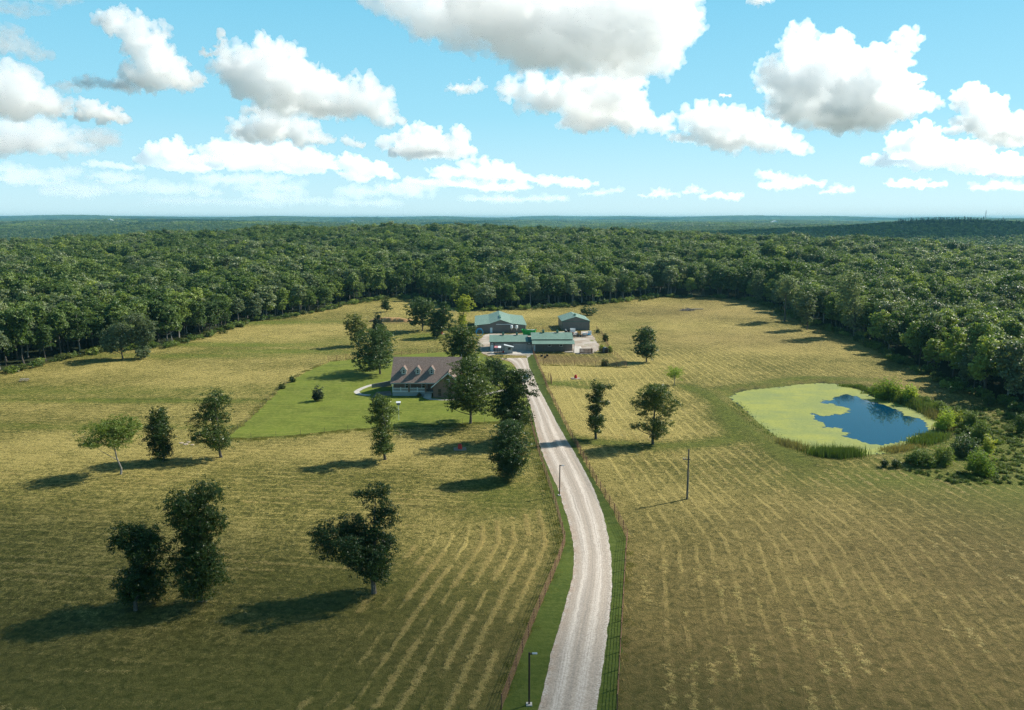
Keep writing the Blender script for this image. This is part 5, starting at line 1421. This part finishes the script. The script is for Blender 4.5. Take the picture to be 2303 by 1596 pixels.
def waterer(U, V, label):
    w_ = thing("livestock_waterer", label, "waterer", ground_pt(U, V), .1, "red stock waterers")
    MB().box(-1.2, -1.0, -.1, 1.2, 1.0, .12).build("pad", M_YARD, w_)
    MB().lathe([(.42, .12), (.40, .6), (.36, .95), (.3, 1.0)], 12).build("drum", M_RED, w_)
    MB().lathe([(.32, 1.0), (.34, 1.06), (.05, 1.12)], 12).build("lid", principled("dark_red", (.3, .02, .02), .5), w_)
waterer(1294.7, 851, "red stock waterer on a concrete pad in the yellow pasture right of the road")
waterer(1034.5, 1010, "red stock waterer on a concrete pad in the tree shade left of the road")
waterer(993, 751, "red stock waterer under the dark trees beyond the house lawn")
g2 = ground_pt(1548, 698)
lg = thing("brush_pile", "pile of grey dead branches and a pale log in the far pasture", "brush pile", g2)
rg = np.random.default_rng(9); mb = MB()
for i in range(60):
    a = rg.uniform(0, 6.28); r = rg.uniform(0, 2.6); L_ = rg.uniform(1.2, 4); b = rg.uniform(0, 6.28); x, y = 2 * r * math.cos(a) * .7, r * math.sin(a); zz = max(.1, 1.1 - r * .35) * rg.uniform(.3, 1.2)
    mb.tube([(x - L_ / 2 * math.cos(b), y - L_ / 2 * math.sin(b), zz * .6), (x, y, zz), (x + L_ / 2 * math.cos(b), y + L_ / 2 * math.sin(b), zz * .7 + rg.uniform(-.2, .5))], rg.uniform(.03, .11), 5)
mb.build("branches", mottled("dead_wood", (.20, .17, .15), (.32, .28, .25), 3), lg)
MB().tube([(.5, -.6, .5), (3.0, -.4, .75), (7.2, .3, .7)], [.3, .26, .16], 8).build("log", M_PALEBARK, lg)
g2 = ground_pt(55, 857.5)
pt_ = thing("picnic_table", "pale picnic table standing alone in the meadow at the far left", "table", g2, .2)
mb = MB(); 
for y in (-.36, -.18, 0, .18): mb.box(-1.1, y, .72, 1.1, y + .16, .77)
mb.build("table_top", M_PALEBARK, pt_)
for y in (-.9, .62): MB().box(-1.1, y, .42, 1.1, y + .28, .47).build("bench", M_PALEBARK, pt_)
mb = MB()
for x in (-.8, .8):
    mb.tube([(x, -.75, 0), (x, -.2, .72)], .05, 5); mb.tube([(x, .75, 0), (x, .2, .72)], .05, 5); mb.tube([(x, -.85, .4), (x, .85, .4)], .045, 5)
mb.build("leg_frame", M_WOOD, pt_)
rg = np.random.default_rng(12)
for i, (U, V, w_) in enumerate(((408, 996, "leftmost"), (418, 999, "second from the left"), (424, 994, "third from the left"), (432, 1000, "rightmost"))):
    bm = bmesh.new(); bmesh.ops.create_icosphere(bm, subdivisions=2, radius=1)
    s_ = rg.uniform(.2, .4, 3)
    for v_ in bm.verts: v_.co = Vector((v_.co.x * s_[0] * 1.7, v_.co.y * s_[1] * 1.3, v_.co.z * s_[2] * .6)) * (1 + rg.normal() * .09)
    me = bpy.data.meshes.new("boulder"); bm.to_mesh(me); bm.free(); me.materials.append(mottled("limestone", (.30, .235, .17), (.38, .31, .235), 2, .9) if i == 0 else bpy.data.materials["limestone"])
    tag(link("boulder", me, None, ground_pt(U, V), rg.uniform(0, 6)), f"pale boulder in the meadow left of the lawn corner, {w_} of four", "rock", "boulders by the lawn corner")
g2 = ground_pt(897, 945)
bh = thing("birdhouse", "white birdhouse on a thin white pole on the front lawn", "birdhouse", g2, .1)
MB().tube([(0, 0, -.2), (0, 0, 3.55)], .045, 6).build("pole", M_WHITE, bh)
MB().box(-.38, -.3, 3.5, .38, .3, 4.05).build("box", principled("grey_birdhouse", (.22, .22, .22), .6), bh)
mb = MB(); mb.slab([(-.5, -.45, 4.05), (.5, -.45, 4.05), (.5, 0, 4.32), (-.5, 0, 4.32)], .05); mb.slab([(-.5, 0, 4.319), (.5, 0, 4.319), (.5, .45, 4.05), (-.5, .45, 4.05)], .05); mb.build("roof", M_WHITE, bh)

# ------------------------------------------------------------------ poles
def light_pole(label, U, V, Vtop):
    g2 = ground_pt(U, V); Hh = zpix(Vtop, g2.y) - g2.z
    lp = thing("street_lamp", label, "lamp post", g2, 0, "lamp posts along the gravel road")
    MB().tube([(0, 0, -.1), (0, 0, Hh)], .085, 8).build("pole", principled("brown_pole", (.035, .022, .018), .5), lp)
    MB().box(-.27, -.27, -.2, .27, .27, .12).build("base", M_CONC, lp)
    MB().box(.05, -.05, Hh - .18, .35, .05, Hh - .08).build("bracket", M_BLACK, lp)
    MB().box(.25, -.12, Hh - .14, .72, .12, Hh - .05).build("lamp_head", M_STEEL, lp, bevel=.03)
light_pole("nearest brown lamp post with a flat silver head, beside the left fence", 1190, 1585, 1467)
light_pole("farther brown lamp post with a flat silver head, at the road's left edge", 1258.5, 1114, 1045)
g2 = ground_pt(1545, 1122); Hh = zpix(1010, g2.y) - g2.z
up = thing("utility_pole", "tall weathered wooden utility pole with one crossarm in the right pasture", "utility pole", g2)
MB().tube([(0, 0, -.3), (0, 0, Hh)], [.17, .11], 8).build("pole", mottled("pole_wood", (.10, .085, .07), (.17, .15, .125), 5, .9), up)
MB().box(-.9, -.08, Hh * .79, .25, .08, Hh * .79 + .14).build("crossarm", M_WOOD, up)
for x in (-.82, -.45): MB().lathe([(.05, 0), (.07, .08), (.06, .2), (.02, .24)], 8, (x, 0, Hh * .79 + .14)).build("insulator", M_STEEL, up)
MB().tube([(.12, -.12, .1), (.13, -.12, Hh * .55)], .03, 5).build("conduit", M_STEEL, up)

# ------------------------------------------------------------------ fences
def fence(label, pts, nrail=5, gap=3.3, top=1.45, post_h=1.6, mat=M_RUST, rail_r=.024, post_r=.058, name="pipe_fence", group="rusty pipe fences"):
    P = np.array(pts); s = np.r_[0, np.cumsum(np.linalg.norm(np.diff(P, axis=0), axis=1))]
    n = max(2, int(round(s[-1] / gap)) + 1)
    q = np.unique(np.r_[np.linspace(0, s[-1], n), s])
    X_ = np.interp(q, s, P[:, 0]); Y_ = np.interp(q, s, P[:, 1]); Z_ = hgt(X_, Y_)
    o = Vector((X_[0], Y_[0], Z_[0]))
    t = thing(name, label, "fence", o, 0, group)
    for i in range(nrail):
        z = top * (i + .55) / (nrail - .45)
        MB().tube([(x - o.x, y - o.y, zz - o.z + z) for x, y, zz in zip(X_, Y_, Z_)], rail_r, 5).build("rail", mat, t)
    pm = MB().tube([(0, 0, -.3), (0, 0, post_h)], post_r, 7).mesh("post", mat)
    for sv in np.linspace(0, s[-1], n):
        x, y = np.interp(sv, s, P[:, 0]), np.interp(sv, s, P[:, 1])
        link("post", pm, t, (x - o.x, y - o.y, h1(x, y) - o.z))
    return t
fence("rust brown five rail pipe fence along the right side of the road", FENCE_R[1:])
fence("rust brown five rail pipe fence along the left side of the road", FENCE_L[1:])
fence("pipe fence along the near side of the bare corral", line([(1222, 820), (1290, 821), (1350, 823), (1410, 826)]))
fence("pipe fence running down the right side of the corral", line([(1372, 792), (1388, 804), (1410, 826)]))
fence("pipe fence at the back of the corral right of the hay feeder", line([(1330, 792), (1350, 793), (1372, 792)]))
fence("leaning brown fence along the scrubby edge right of the yard", line([(1341, 741), (1352, 752), (1362, 768), (1372, 792)]), 3)
fence("small pipe loading pen on the field side of the right fence", line([(1222, 850), (1238, 850.5), (1241, 864), (1227, 864)]), 5, 1.6)
fence("brown rail fence behind the lawn, right of the broad lawn tree", line([(1004, 790), (960, 793), (915, 798), (884, 802)]), 5, 3.2)
fence("brown rail fence behind the lawn, left of the broad lawn tree", line([(800, 806), (770, 808), (738, 812)]), 5, 3.2)
fence("pipe fence between the largest barn and the right shed", line([(1206, 744), (1230, 743), (1262, 741)]), 5, 3.0)
fence("thin wire fence on slim dark posts along the near lawn edge", line([(514, 985), (560, 987), (660, 980), (800, 966), (900, 960), (1000, 955), (1130, 949), (1186, 944)]), 3, 5.0, 1.0, 1.25, M_WIRE, .006, .03, "wire_fence", "wire fences")
fence("thin wire fence on slim dark posts along the slanting left lawn edge", line([(514, 983), (560, 943), (600, 903), (640, 866), (690, 833), (738, 812)]), 3, 6.0, 1.0, 1.25, M_WIRE, .006, .03, "wire_fence", "wire fences")

# ------------------------------------------------------------------ pickup on the road
g2 = ground_pt(1184, 856)
tk = thing("pickup_truck", "white pickup truck parked on the gravel behind the overhanging tree", "pickup", g2 + Vector((0, 0, .05)), math.radians(78))
prof = [(-2.6, .5), (-2.6, 1.05), (-.7, 1.08), (-.55, 1.1), (1.15, 1.1), (2.35, .98), (2.6, .8), (2.6, .45)]
MB().prism_y(prof, -.92, .92).build("body", M_WHITE, tk, bevel=.06)
MB().prism_y([(-.75, 1.09), (1.25, 1.11), (.65, 1.78), (-.6, 1.8)], -.8, .8).build("cab", M_WHITE, tk, bevel=.05)
mb = MB(); mb.prism_y([(-.62, 1.2), (1.0, 1.2), (.6, 1.68), (-.55, 1.7)], -.82, .82); mb.slab([(1.21, -.7, 1.2), (1.21, .7, 1.2), (.72, .66, 1.74), (.72, -.66, 1.74)], -.02)
mb.build("window", M_GLASS, tk)
MB().box(-2.5, -.75, 1.06, -.85, .75, 1.10).build("bed", M_BLACK, tk)
for x in (-1.65, 1.7):
    for y in (-.98, .74):
        wh = MB().prism_y([(x + .38 * math.cos(t), .38 + .38 * math.sin(t)) for t in np.arange(18) * 2 * math.pi / 18], y, y + .24).build("wheel", M_BLACK, tk)
        MB().prism_y([(x + .2 * math.cos(t), .38 + .2 * math.sin(t)) for t in np.arange(14) * 2 * math.pi / 14], y - .02, y + .26).build("rim", M_STEEL, wh)
for y in (-.75, .5): MB().box(2.56, y, .68, 2.63, y + .26, .85).build("headlight", M_STEEL, tk)
for y in (-.85, .65): MB().box(-2.63, y, .8, -2.57, y + .2, 1.0).build("tail_light", M_RED, tk)

# ------------------------------------------------------------------ far off: mast and houses
def far_ground(U, dist):
    x = (U - 1151.5) / F * (dist * CP + HC * SP); return Vector((x, dist, h1(x, dist)))
g2 = far_ground(2213, 2300); Hh = zpix(474, g2.y) - g2.z
ms = thing("radio_mast", "thin lattice radio mast on the horizon behind the dark hill at right", "mast", g2)
mb = MB()
for j in range(3):
    a = j * 2.094; mb.tube([(1.0 * math.cos(a), 1.0 * math.sin(a), 0), (.7 * math.cos(a), .7 * math.sin(a), Hh)], .28, 5)
for z in np.arange(4, Hh, 4):
    for j in range(3):
        a, b = j * 2.094, (j + 1) * 2.094; mb.tube([(math.cos(a), math.sin(a), z), (math.cos(b), math.sin(b), z + 4)], .12, 4)
mb.build("lattice", M_STEEL, ms)
MB().tube([(0, 0, Hh), (0, 0, Hh + 2)], .2, 5).build("antenna", M_STEEL, ms)
def far_house(label, U, V, w, d, hh, wallm=M_WHITE, name="far_building", dist=None):
    if dist: g2 = far_ground(U, dist)
    else: g2 = ground_pt(U, V)
    t = thing(name, label, "building", g2, .1, "small buildings far off in the woods")
    MB().prism_y([(-w / 2, -2), (w / 2, -2), (w / 2, hh), (0, hh + w * .22), (-w / 2, hh)], 0, d).build("wall", wallm, t)
    mb = MB(); mb.slab([(-w / 2 - .4, -.4, hh - .1), (0, -.4, hh + w * .22 + .15), (0, d + .4, hh + w * .22 + .15), (-w / 2 - .4, d + .4, hh - .1)][::-1], -.15); mb.slab([(w / 2 + .4, -.4, hh - .1), (0, -.4, hh + w * .22 + .15), (0, d + .4, hh + w * .22 + .15), (w / 2 + .4, d + .4, hh - .1)], .15)
    mb.build("roof", M_WHITE, t)
for U, V, dd, w, l_ in ((247, 505, 4200, 34, "white flat building in the hazy woods at far left"), (790, 500, 6200, 60, "long white building low on the hazy horizon left of centre"), (955, 499, 6200, 24, "small white building on the hazy horizon near the centre"), (1577, 528, 1500, 14, "white roofed farmhouse among dark trees right of centre"), (1745, 500, 5600, 60, "pale building on the far plain right of centre")):
    far_house(l_, U, V, w, w * .5, 15 if dd > 2000 else 12, M_WHITE, dist=dd)
# ------------------------------------------------------------------ clouds: lit volumes at their real distance and size
CLOUD_ALT = 900.0
OPT = 4.4
ANISO = .6
BILLOW = (('VORONOI', 44, -34), ('VORONOI', 17, -17), ('CLOUDS', 30, 16), ('VORONOI', 7, -6))
def cloud_material(name, dens, aniso=ANISO, haze_tint=0.0):
    m = bpy.data.materials.new(name); m.use_nodes = True
    n = m.node_tree; n.nodes.clear()
    o = n.nodes.new('ShaderNodeOutputMaterial'); v = n.nodes.new('ShaderNodeVolumeScatter')
    v.inputs['Color'].default_value = (.988 - .10 * haze_tint, .994 - .045 * haze_tint, .998 - .03 * haze_tint, 1); v.inputs['Density'].default_value = dens; v.inputs['Anisotropy'].default_value = aniso  # far clouds duller: haze of the air put into their scatter colour
    n.links.new(v.outputs[0], o.inputs['Volume'])
    return m
def ico(sub):
    bm = bmesh.new(); bmesh.ops.create_icosphere(bm, subdivisions=sub, radius=1)
    v = np.array([tuple(q.co) for q in bm.verts]); f = np.array([[a.index for a in q.verts] for q in bm.faces]); bm.free(); return v, f
IC = {1: ico(1), 2: ico(2)}
def cloud(label, lobes, baseV, seed, soft=1.0, detail=(13, 8), vox=2.0, vox2=1.5, billow=1.0, opt=OPT, flat=.15, depth=.6, group="clouds in the sky"):
    """lobes (U, V, r) in picture units; baseV is the row of the cloud's flat base, from which its distance follows"""
    rg = np.random.default_rng(seed)
    el = math.atan((798 - baseV) / F) - PITCH
    Dd = (CLOUD_ALT - HC) / math.tan(el)
    m = Dd / F / CP
    lev = [[]]
    for q in lobes:
        U, V, r = q[:3]; rv = q[3] if len(q) > 3 else r
        x, y, z = ray(U, V); t = Dd / y
        lev[0].append((x * t, Dd + rg.normal() * r * m * depth, HC + z * t, r * m, rv / r))
    for cnt, lo, hi in ((detail[0], .30, .52), (detail[1], .28, .50), (5, .3, .5)):
        new = []
        for (x, y, z, R, a) in lev[-1]:
            for _ in range(cnt):
                v = rg.normal(size=3); v /= np.linalg.norm(v)
                if v[2] < -.2: v[2] *= -1
                k_ = R * rg.uniform(.88, 1.12)
                new.append((x + v[0] * k_, y + v[1] * k_, z + v[2] * k_ * a, R * rg.uniform(lo, hi), min(1, a * 1.3)))
        lev.append(new)
    Vs = []; Fs = []; o = 0
    for j, L_ in enumerate(lev):
        v, f = IC[2 if j < 2 else 1]
        for (x, y, z, R, a) in L_:
            q = v * R * np.array([1, 1, a]) + np.array([x, y, z])
            lowv = q[:, 2] < CLOUD_ALT
            q[lowv, 2] = CLOUD_ALT - (CLOUD_ALT - q[lowv, 2]) * flat
            Vs.append(q); Fs.append(f + o); o += len(v)
    Vs = np.concatenate(Vs); Fs = np.concatenate(Fs)
    c = Vs.mean(0)
    th = np.median([q[3] for q in lev[0]])
    key = f"cloud_vapour_{seed}"
    ob = link("cloud", np_mesh("cloud", Vs - c, Fs, cloud_material(key, opt / (2 * th) * soft, haze_tint=min(1, max(0, (baseV - 340) / 100)))), None, c)
    rm = ob.modifiers.new('union', 'REMESH'); rm.mode = 'VOXEL'; rm.voxel_size = m * vox
    for tp, sc_, st_ in BILLOW:
        k_ = billow * (1 if sc_ < 20 else min(1, th / m / 45))
        t = bpy.data.textures.new("cloud_billow", tp); t.noise_scale = sc_ * m * min(1, th / m / 45 + .35)
        if tp == 'CLOUDS': t.noise_depth = 2
        dm = ob.modifiers.new('billow', 'DISPLACE'); dm.texture = t; dm.strength = st_ * m * k_; dm.mid_level = .5 if tp == 'CLOUDS' else .35; dm.texture_coords = 'LOCAL'
    rm = ob.modifiers.new('skin', 'REMESH'); rm.mode = 'VOXEL'; rm.voxel_size = m * vox2
    return tag(ob, label, "cloud", group)
cloud("hugest cloud, grey based, cut by the top edge of the picture at its centre", [(880, 0, 55, 40), (960, 20, 80, 60), (1040, 50, 85, 65), (1130, 50, 100, 75), (1230, 40, 110, 90), (1330, 40, 120, 90), (1420, 60, 110, 95), (1490, 60, 55), (1500, 130, 45), (1300, 110, 110, 60), (1190, 100, 90, 60), (1420, 130, 90, 50), (1490, 20, 60)], 195, 1, depth=.8)
cloud("puffy white cloud bank directly below the hugest cloud", [(1180, 210, 40, 32), (1230, 232, 50, 38), (1300, 235, 60, 42), (1370, 240, 58, 42), (1430, 250, 45, 32), (1330, 268, 70, 30), (1420, 280, 50, 20), (1490, 285, 35, 18)], 305, 2)
cloud("long cloud sloping down to the right of the bank below the hugest cloud", [(1542, 270, 20, 24), (1565, 285, 30, 28), (1600, 285, 36, 30), (1650, 300, 42, 34), (1700, 315, 40, 28), (1745, 325, 40, 24), (1785, 342, 24, 13), (1560, 315, 40, 20), (1640, 330, 55, 20)], 352, 3)
cloud("large rabbit eared cloud high on the right", [(1790, 82, 24, 22), (1815, 80, 20, 20), (1800, 118, 34, 36), (1800, 150, 36, 36), (1862, 118, 34, 22), (1880, 145, 46, 36), (1925, 165, 48, 40), (1965, 160, 40, 34), (2005, 150, 30, 34), (2030, 115, 28, 36), (2048, 88, 20, 20), (2055, 110, 16, 24), (1770, 190, 52, 46), (1840, 200, 72, 58), (1930, 225, 75, 55), (2010, 225, 60, 40), (2060, 242, 34, 22), (1800, 250, 60, 40), (1900, 275, 80, 30), (1960, 262, 70, 36)], 306, 4, depth=.3, soft=.75)
cloud("slanting cloud high on the left with a dark tail at its left", [(255, 62, 26, 24), (300, 75, 36, 36), (335, 90, 36, 34), (330, 130, 42, 42), (360, 170, 42, 36), (400, 180, 34, 26), (435, 190, 24, 16), (330, 185, 42, 26), (290, 195, 30, 18)], 214, 5, depth=.4)
cloud("grey ragged wisp left of the slanting cloud", [(145, 196, 22, 9), (180, 192, 22, 7), (220, 190, 26, 10), (265, 196, 30, 14)], 208, 6, soft=.35, depth=.4)
cloud("big white cloud left of centre with a long tail to the right", [(555, 150, 44, 32), (600, 128, 36, 30), (625, 155, 46, 44), (575, 195, 60, 42), (650, 195, 58, 48), (705, 215, 52, 36), (760, 225, 42, 34), (775, 200, 18, 18), (810, 235, 44, 36), (850, 250, 40, 34), (875, 270, 26, 20), (640, 240, 66, 24), (740, 250, 60, 18)], 284, 7, depth=.5)
cloud("small white tuft standing above the left shoulder of the big cloud left of centre", [(502, 92, 11, 16), (500, 112, 12, 14), (470, 126, 14, 10), (510, 132, 12, 10)], 142, 8, soft=.5)
cloud("rounded cloud tucked under the big cloud left of centre", [(530, 292, 18, 14), (545, 306, 24, 12), (620, 300, 46, 30), (670, 305, 40, 26), (710, 318, 30, 12), (590, 312, 40, 16)], 332, 9)
cloud("bright cloud cut by the left edge, upper of two", [(20, 185, 42, 32), (60, 205, 40, 36), (-20, 210, 50, 40), (80, 232, 42, 28), (120, 248, 34, 20), (30, 245, 70, 30)], 276, 10)
cloud("small smooth cloud right of the upper left edge cloud", [(200, 245, 20, 14), (225, 258, 30, 20), (258, 268, 20, 10), (195, 264, 20, 12)], 283, 11)
cloud("long cloud cut by the left edge, lower of two", [(-10, 310, 50, 28), (50, 305, 44, 28), (90, 312, 36, 24), (135, 322, 34, 30), (165, 340, 28, 14), (60, 336, 70, 18), (0, 335, 60, 20)], 358, 12)
cloud("hazy pale puff right of the lower left edge cloud", [(225, 310, 26, 18), (250, 322, 30, 16), (215, 322, 24, 12)], 342, 13, soft=.4)
cloud("cloud with a pointed tip low on the left", [(395, 318, 12, 14), (392, 338, 26, 20), (365, 352, 34, 20), (420, 358, 36, 20), (345, 366, 30, 12), (400, 374, 60, 16)], 396, 14, detail=(11, 6), soft=1.5, billow=.7)
cloud("long flat low cloud left of centre", [(490, 345, 34, 18), (535, 342, 40, 20), (590, 350, 46, 20), (650, 350, 44, 20), (700, 362, 40, 18), (730, 376, 24, 9), (560, 372, 80, 16), (660, 376, 70, 14)], 393, 15, detail=(11, 6), soft=1.5, billow=.7)
cloud("low cloud right of the long flat one", [(778, 368, 24, 18), (810, 380, 30, 18), (850, 385, 28, 16), (870, 396, 20, 8), (800, 396, 40, 12)], 412, 16, detail=(11, 6), soft=1.5, billow=.7)
cloud("lumpy cloud just left of the picture's middle above the low clouds", [(865, 325, 18, 20), (905, 322, 24, 18), (945, 318, 34, 24), (990, 330, 34, 22), (1035, 322, 24, 26), (1050, 345, 24, 12), (960, 346, 80, 16)], 366, 17)
cloud("low spread out cloud below the middle of the sky", [(1055, 375, 20, 14), (1090, 372, 22, 18), (1130, 378, 30, 16), (1100, 398, 60, 12), (990, 390, 34, 14), (1180, 400, 40, 10), (1240, 410, 40, 10), (1300, 418, 36, 9), (1050, 412, 60, 10), (1120, 420, 60, 9)], 428, 18, detail=(10, 5), soft=1.2, billow=.7)
cloud("tall cloud near the right edge leaning left", [(2180, 225, 30, 20), (2200, 220, 26, 24), (2195, 255, 32, 28), (2230, 235, 20, 14), (2235, 275, 36, 28), (2275, 290, 36, 22), (2200, 290, 40, 20), (2260, 318, 50, 18)], 342, 19)
cloud("broad low cloud near the right edge", [(2030, 325, 30, 22), (2080, 315, 36, 28), (2110, 320, 26, 26), (2050, 345, 46, 22), (2120, 350, 44, 20), (2180, 348, 34, 22), (1980, 372, 36, 14), (2070, 368, 70, 18), (2160, 375, 60, 18), (2220, 375, 40, 14)], 396, 20, detail=(11, 6), soft=1.4, billow=.8)
cloud("low cloud cut by the right edge", [(2260, 372, 30, 18), (2300, 380, 36, 22), (2230, 392, 36, 12)], 410, 21, detail=(11, 6), soft=1.4, billow=.8)
cloud("small cloud cut by the top edge on the right", [(1695, 5, 18, 16), (1720, 0, 22, 14), (1755, -4, 18, 8)], 30, 22, soft=.5)
cloud("faint long cloud low on the right", [(1720, 392, 14, 8), (1750, 400, 26, 9), (1790, 408, 26, 7), (1830, 414, 20, 4), (1760, 418, 44, 6)], 428, 23, detail=(10, 5), soft=.5)
cloud("faint low puff right of centre", [(1480, 432, 14, 10), (1500, 438, 20, 8), (1460, 440, 20, 6), (1615, 436, 12, 9), (1640, 444, 26, 7), (1590, 444, 18, 6)], 452, 24, detail=(9, 4), soft=.5)
cloud("small twin puff between the hugest cloud and the bank below it", [(1030, 205, 18, 11), (1072, 200, 17, 13), (1050, 208, 20, 8)], 217, 25, soft=.5)
cloud("pale ragged cloud at the left edge near the top", [(8, 85, 26, 22), (40, 110, 30, 18), (70, 122, 26, 14), (10, 118, 30, 14)], 138, 27, soft=.3)
cloud("pale wisp in the upper left corner", [(150, 5, 34, 12), (120, 2, 30, 10), (30, 24, 50, 8)], 30, 28, soft=.25)
cloud("bits of thin cloud low on the left", [(30, 382, 40, 9), (90, 392, 40, 8), (160, 388, 30, 8), (250, 400, 36, 10), (300, 402, 20, 8), (60, 402, 60, 7), (520, 406, 60, 9), (600, 404, 40, 9)], 414, 29, detail=(10, 5), soft=.6)
cloud("lowest band of small clouds above the left horizon", [(60, 424, 60, 6), (160, 430, 40, 6), (230, 428, 50, 6), (330, 422, 50, 7), (430, 426, 60, 7), (540, 430, 60, 6), (660, 426, 60, 6), (790, 428, 50, 6), (900, 424, 50, 6)], 440, 30, detail=(9, 4), soft=.5, depth=2)

BITS = [("small tufted cloud low over the left end of the dark line of woods", [(470, 432, 16, 9), (490, 436, 18, 7), (450, 440, 16, 5)], 448), ("small lumpy cloud low between the long flat cloud and the left edge cloud", [(255, 402, 18, 9), (280, 406, 20, 8), (230, 410, 20, 6)], 418),
        ("low cloud bank just right of the low cloud beside the long flat one", [(930, 408, 20, 9), (960, 414, 26, 8), (900, 420, 26, 6)], 426), ("little round puff low right of the middle above the woods", [(1560, 424, 12, 9), (1578, 430, 14, 7), (1540, 434, 14, 5)], 442),
        ("lumpy low cloud between the faint long cloud and the right bank", [(1880, 424, 14, 9), (1905, 430, 20, 8), (1860, 434, 18, 6)], 442), ("wide pale puff under the broad low cloud near the right edge", [(2010, 416, 24, 9), (2050, 412, 26, 10), (2100, 418, 30, 8)], 430),
        ("pale cloud under the low cloud cut by the right edge", [(2210, 424, 24, 9), (2250, 420, 26, 11), (2290, 426, 26, 8)], 438), ("soft low cloud above the far left woods", [(40, 408, 26, 9), (80, 412, 26, 8), (120, 414, 20, 6)], 424), ("faint flat cloud low between the forest edge and the picture's middle", [(1080, 446, 40, 5), (1150, 450, 50, 5), (1230, 446, 40, 5)], 456), ("small pale cloud low right of the middle", [(1380, 430, 22, 7), (1340, 436, 26, 5)], 442),
        ("small ragged cloud above the faint long cloud on the right", [(1625, 215, 8, 4), (1640, 218, 7, 3)], 222),
        ("small faint puff right of the big cloud left of centre", [(785, 318, 14, 12), (808, 328, 18, 9)], 340), ("little cloud over the left end of the low clouds", [(230, 372, 30, 7), (285, 378, 26, 8)], 388), ("thin flat cloud just above the horizon on the left", [(700, 452, 60, 4), (820, 456, 60, 4), (560, 456, 70, 4), (420, 452, 60, 4)], 463),
        ("small puff left of the tall right cloud", [(2075, 180, 9, 7), (2062, 190, 8, 5)], 196)]
for q, (l_, lobes_, bv) in enumerate(BITS):
    cloud(l_, lobes_, bv, 60 + q, soft=.35 if bv > 430 else .7, detail=(10, 5), billow=.7)

# two clouds beyond the frame, up-sun, one added to darken the near meadow, one shading the far dark hill
def shade_cloud(label, x, y, rx, ry, rz_, dens, seed):
    t = CLOUD_ALT / SUN_DIR.z
    v, f = ico(4); rg = np.random.default_rng(seed)
    n_ = 1 + .10 * np.sin(v[:, 0] * 5 + seed) * np.cos(v[:, 1] * 6) + .05 * np.sin(v[:, 0] * 13) * np.sin(v[:, 1] * 11 + 1)
    q = v * n_[:, None] * np.array([rx, ry, rz_]); q[:, 2] = np.maximum(q[:, 2], -rz_ * .5)
    o = link("cloud", np_mesh("cloud", q, f, cloud_material("shade_cloud_vapour", dens, .5)), None, (x + SUN_DIR.x * t, y + SUN_DIR.y * t, CLOUD_ALT + rz_ * .5))
    return tag(o, label, "cloud", "clouds overhead, outside the picture")
shade_cloud("added thin cloud outside the picture, shading the nearest part of the meadow", 5, -206, 430, 318, 60, .0145, 3)
shade_cloud("cloud out to the right that shades the dark wooded hill", 1000, 1850, 620, 480, 90, .02, 5)

# ------------------------------------------------------------------ haze: the air between here and the horizon
hz = MB().box(-12500, -3300, -48, 12500, 14800, 67)
ho = hz.build("haze", None); ho['kind'] = 'stuff'
hm = bpy.data.materials.new("haze_air"); hm.use_nodes = True
n = hm.node_tree; n.nodes.clear()
o = n.nodes.new('ShaderNodeOutputMaterial'); v = n.nodes.new('ShaderNodeVolumePrincipled')
v.inputs['Color'].default_value = (.20, .52, .68, 1); v.inputs['Density'].default_value = 7.5e-5; v.inputs['Anisotropy'].default_value = .1
n.links.new(v.outputs[0], o.inputs['Volume'])
ho.data.materials.append(hm)
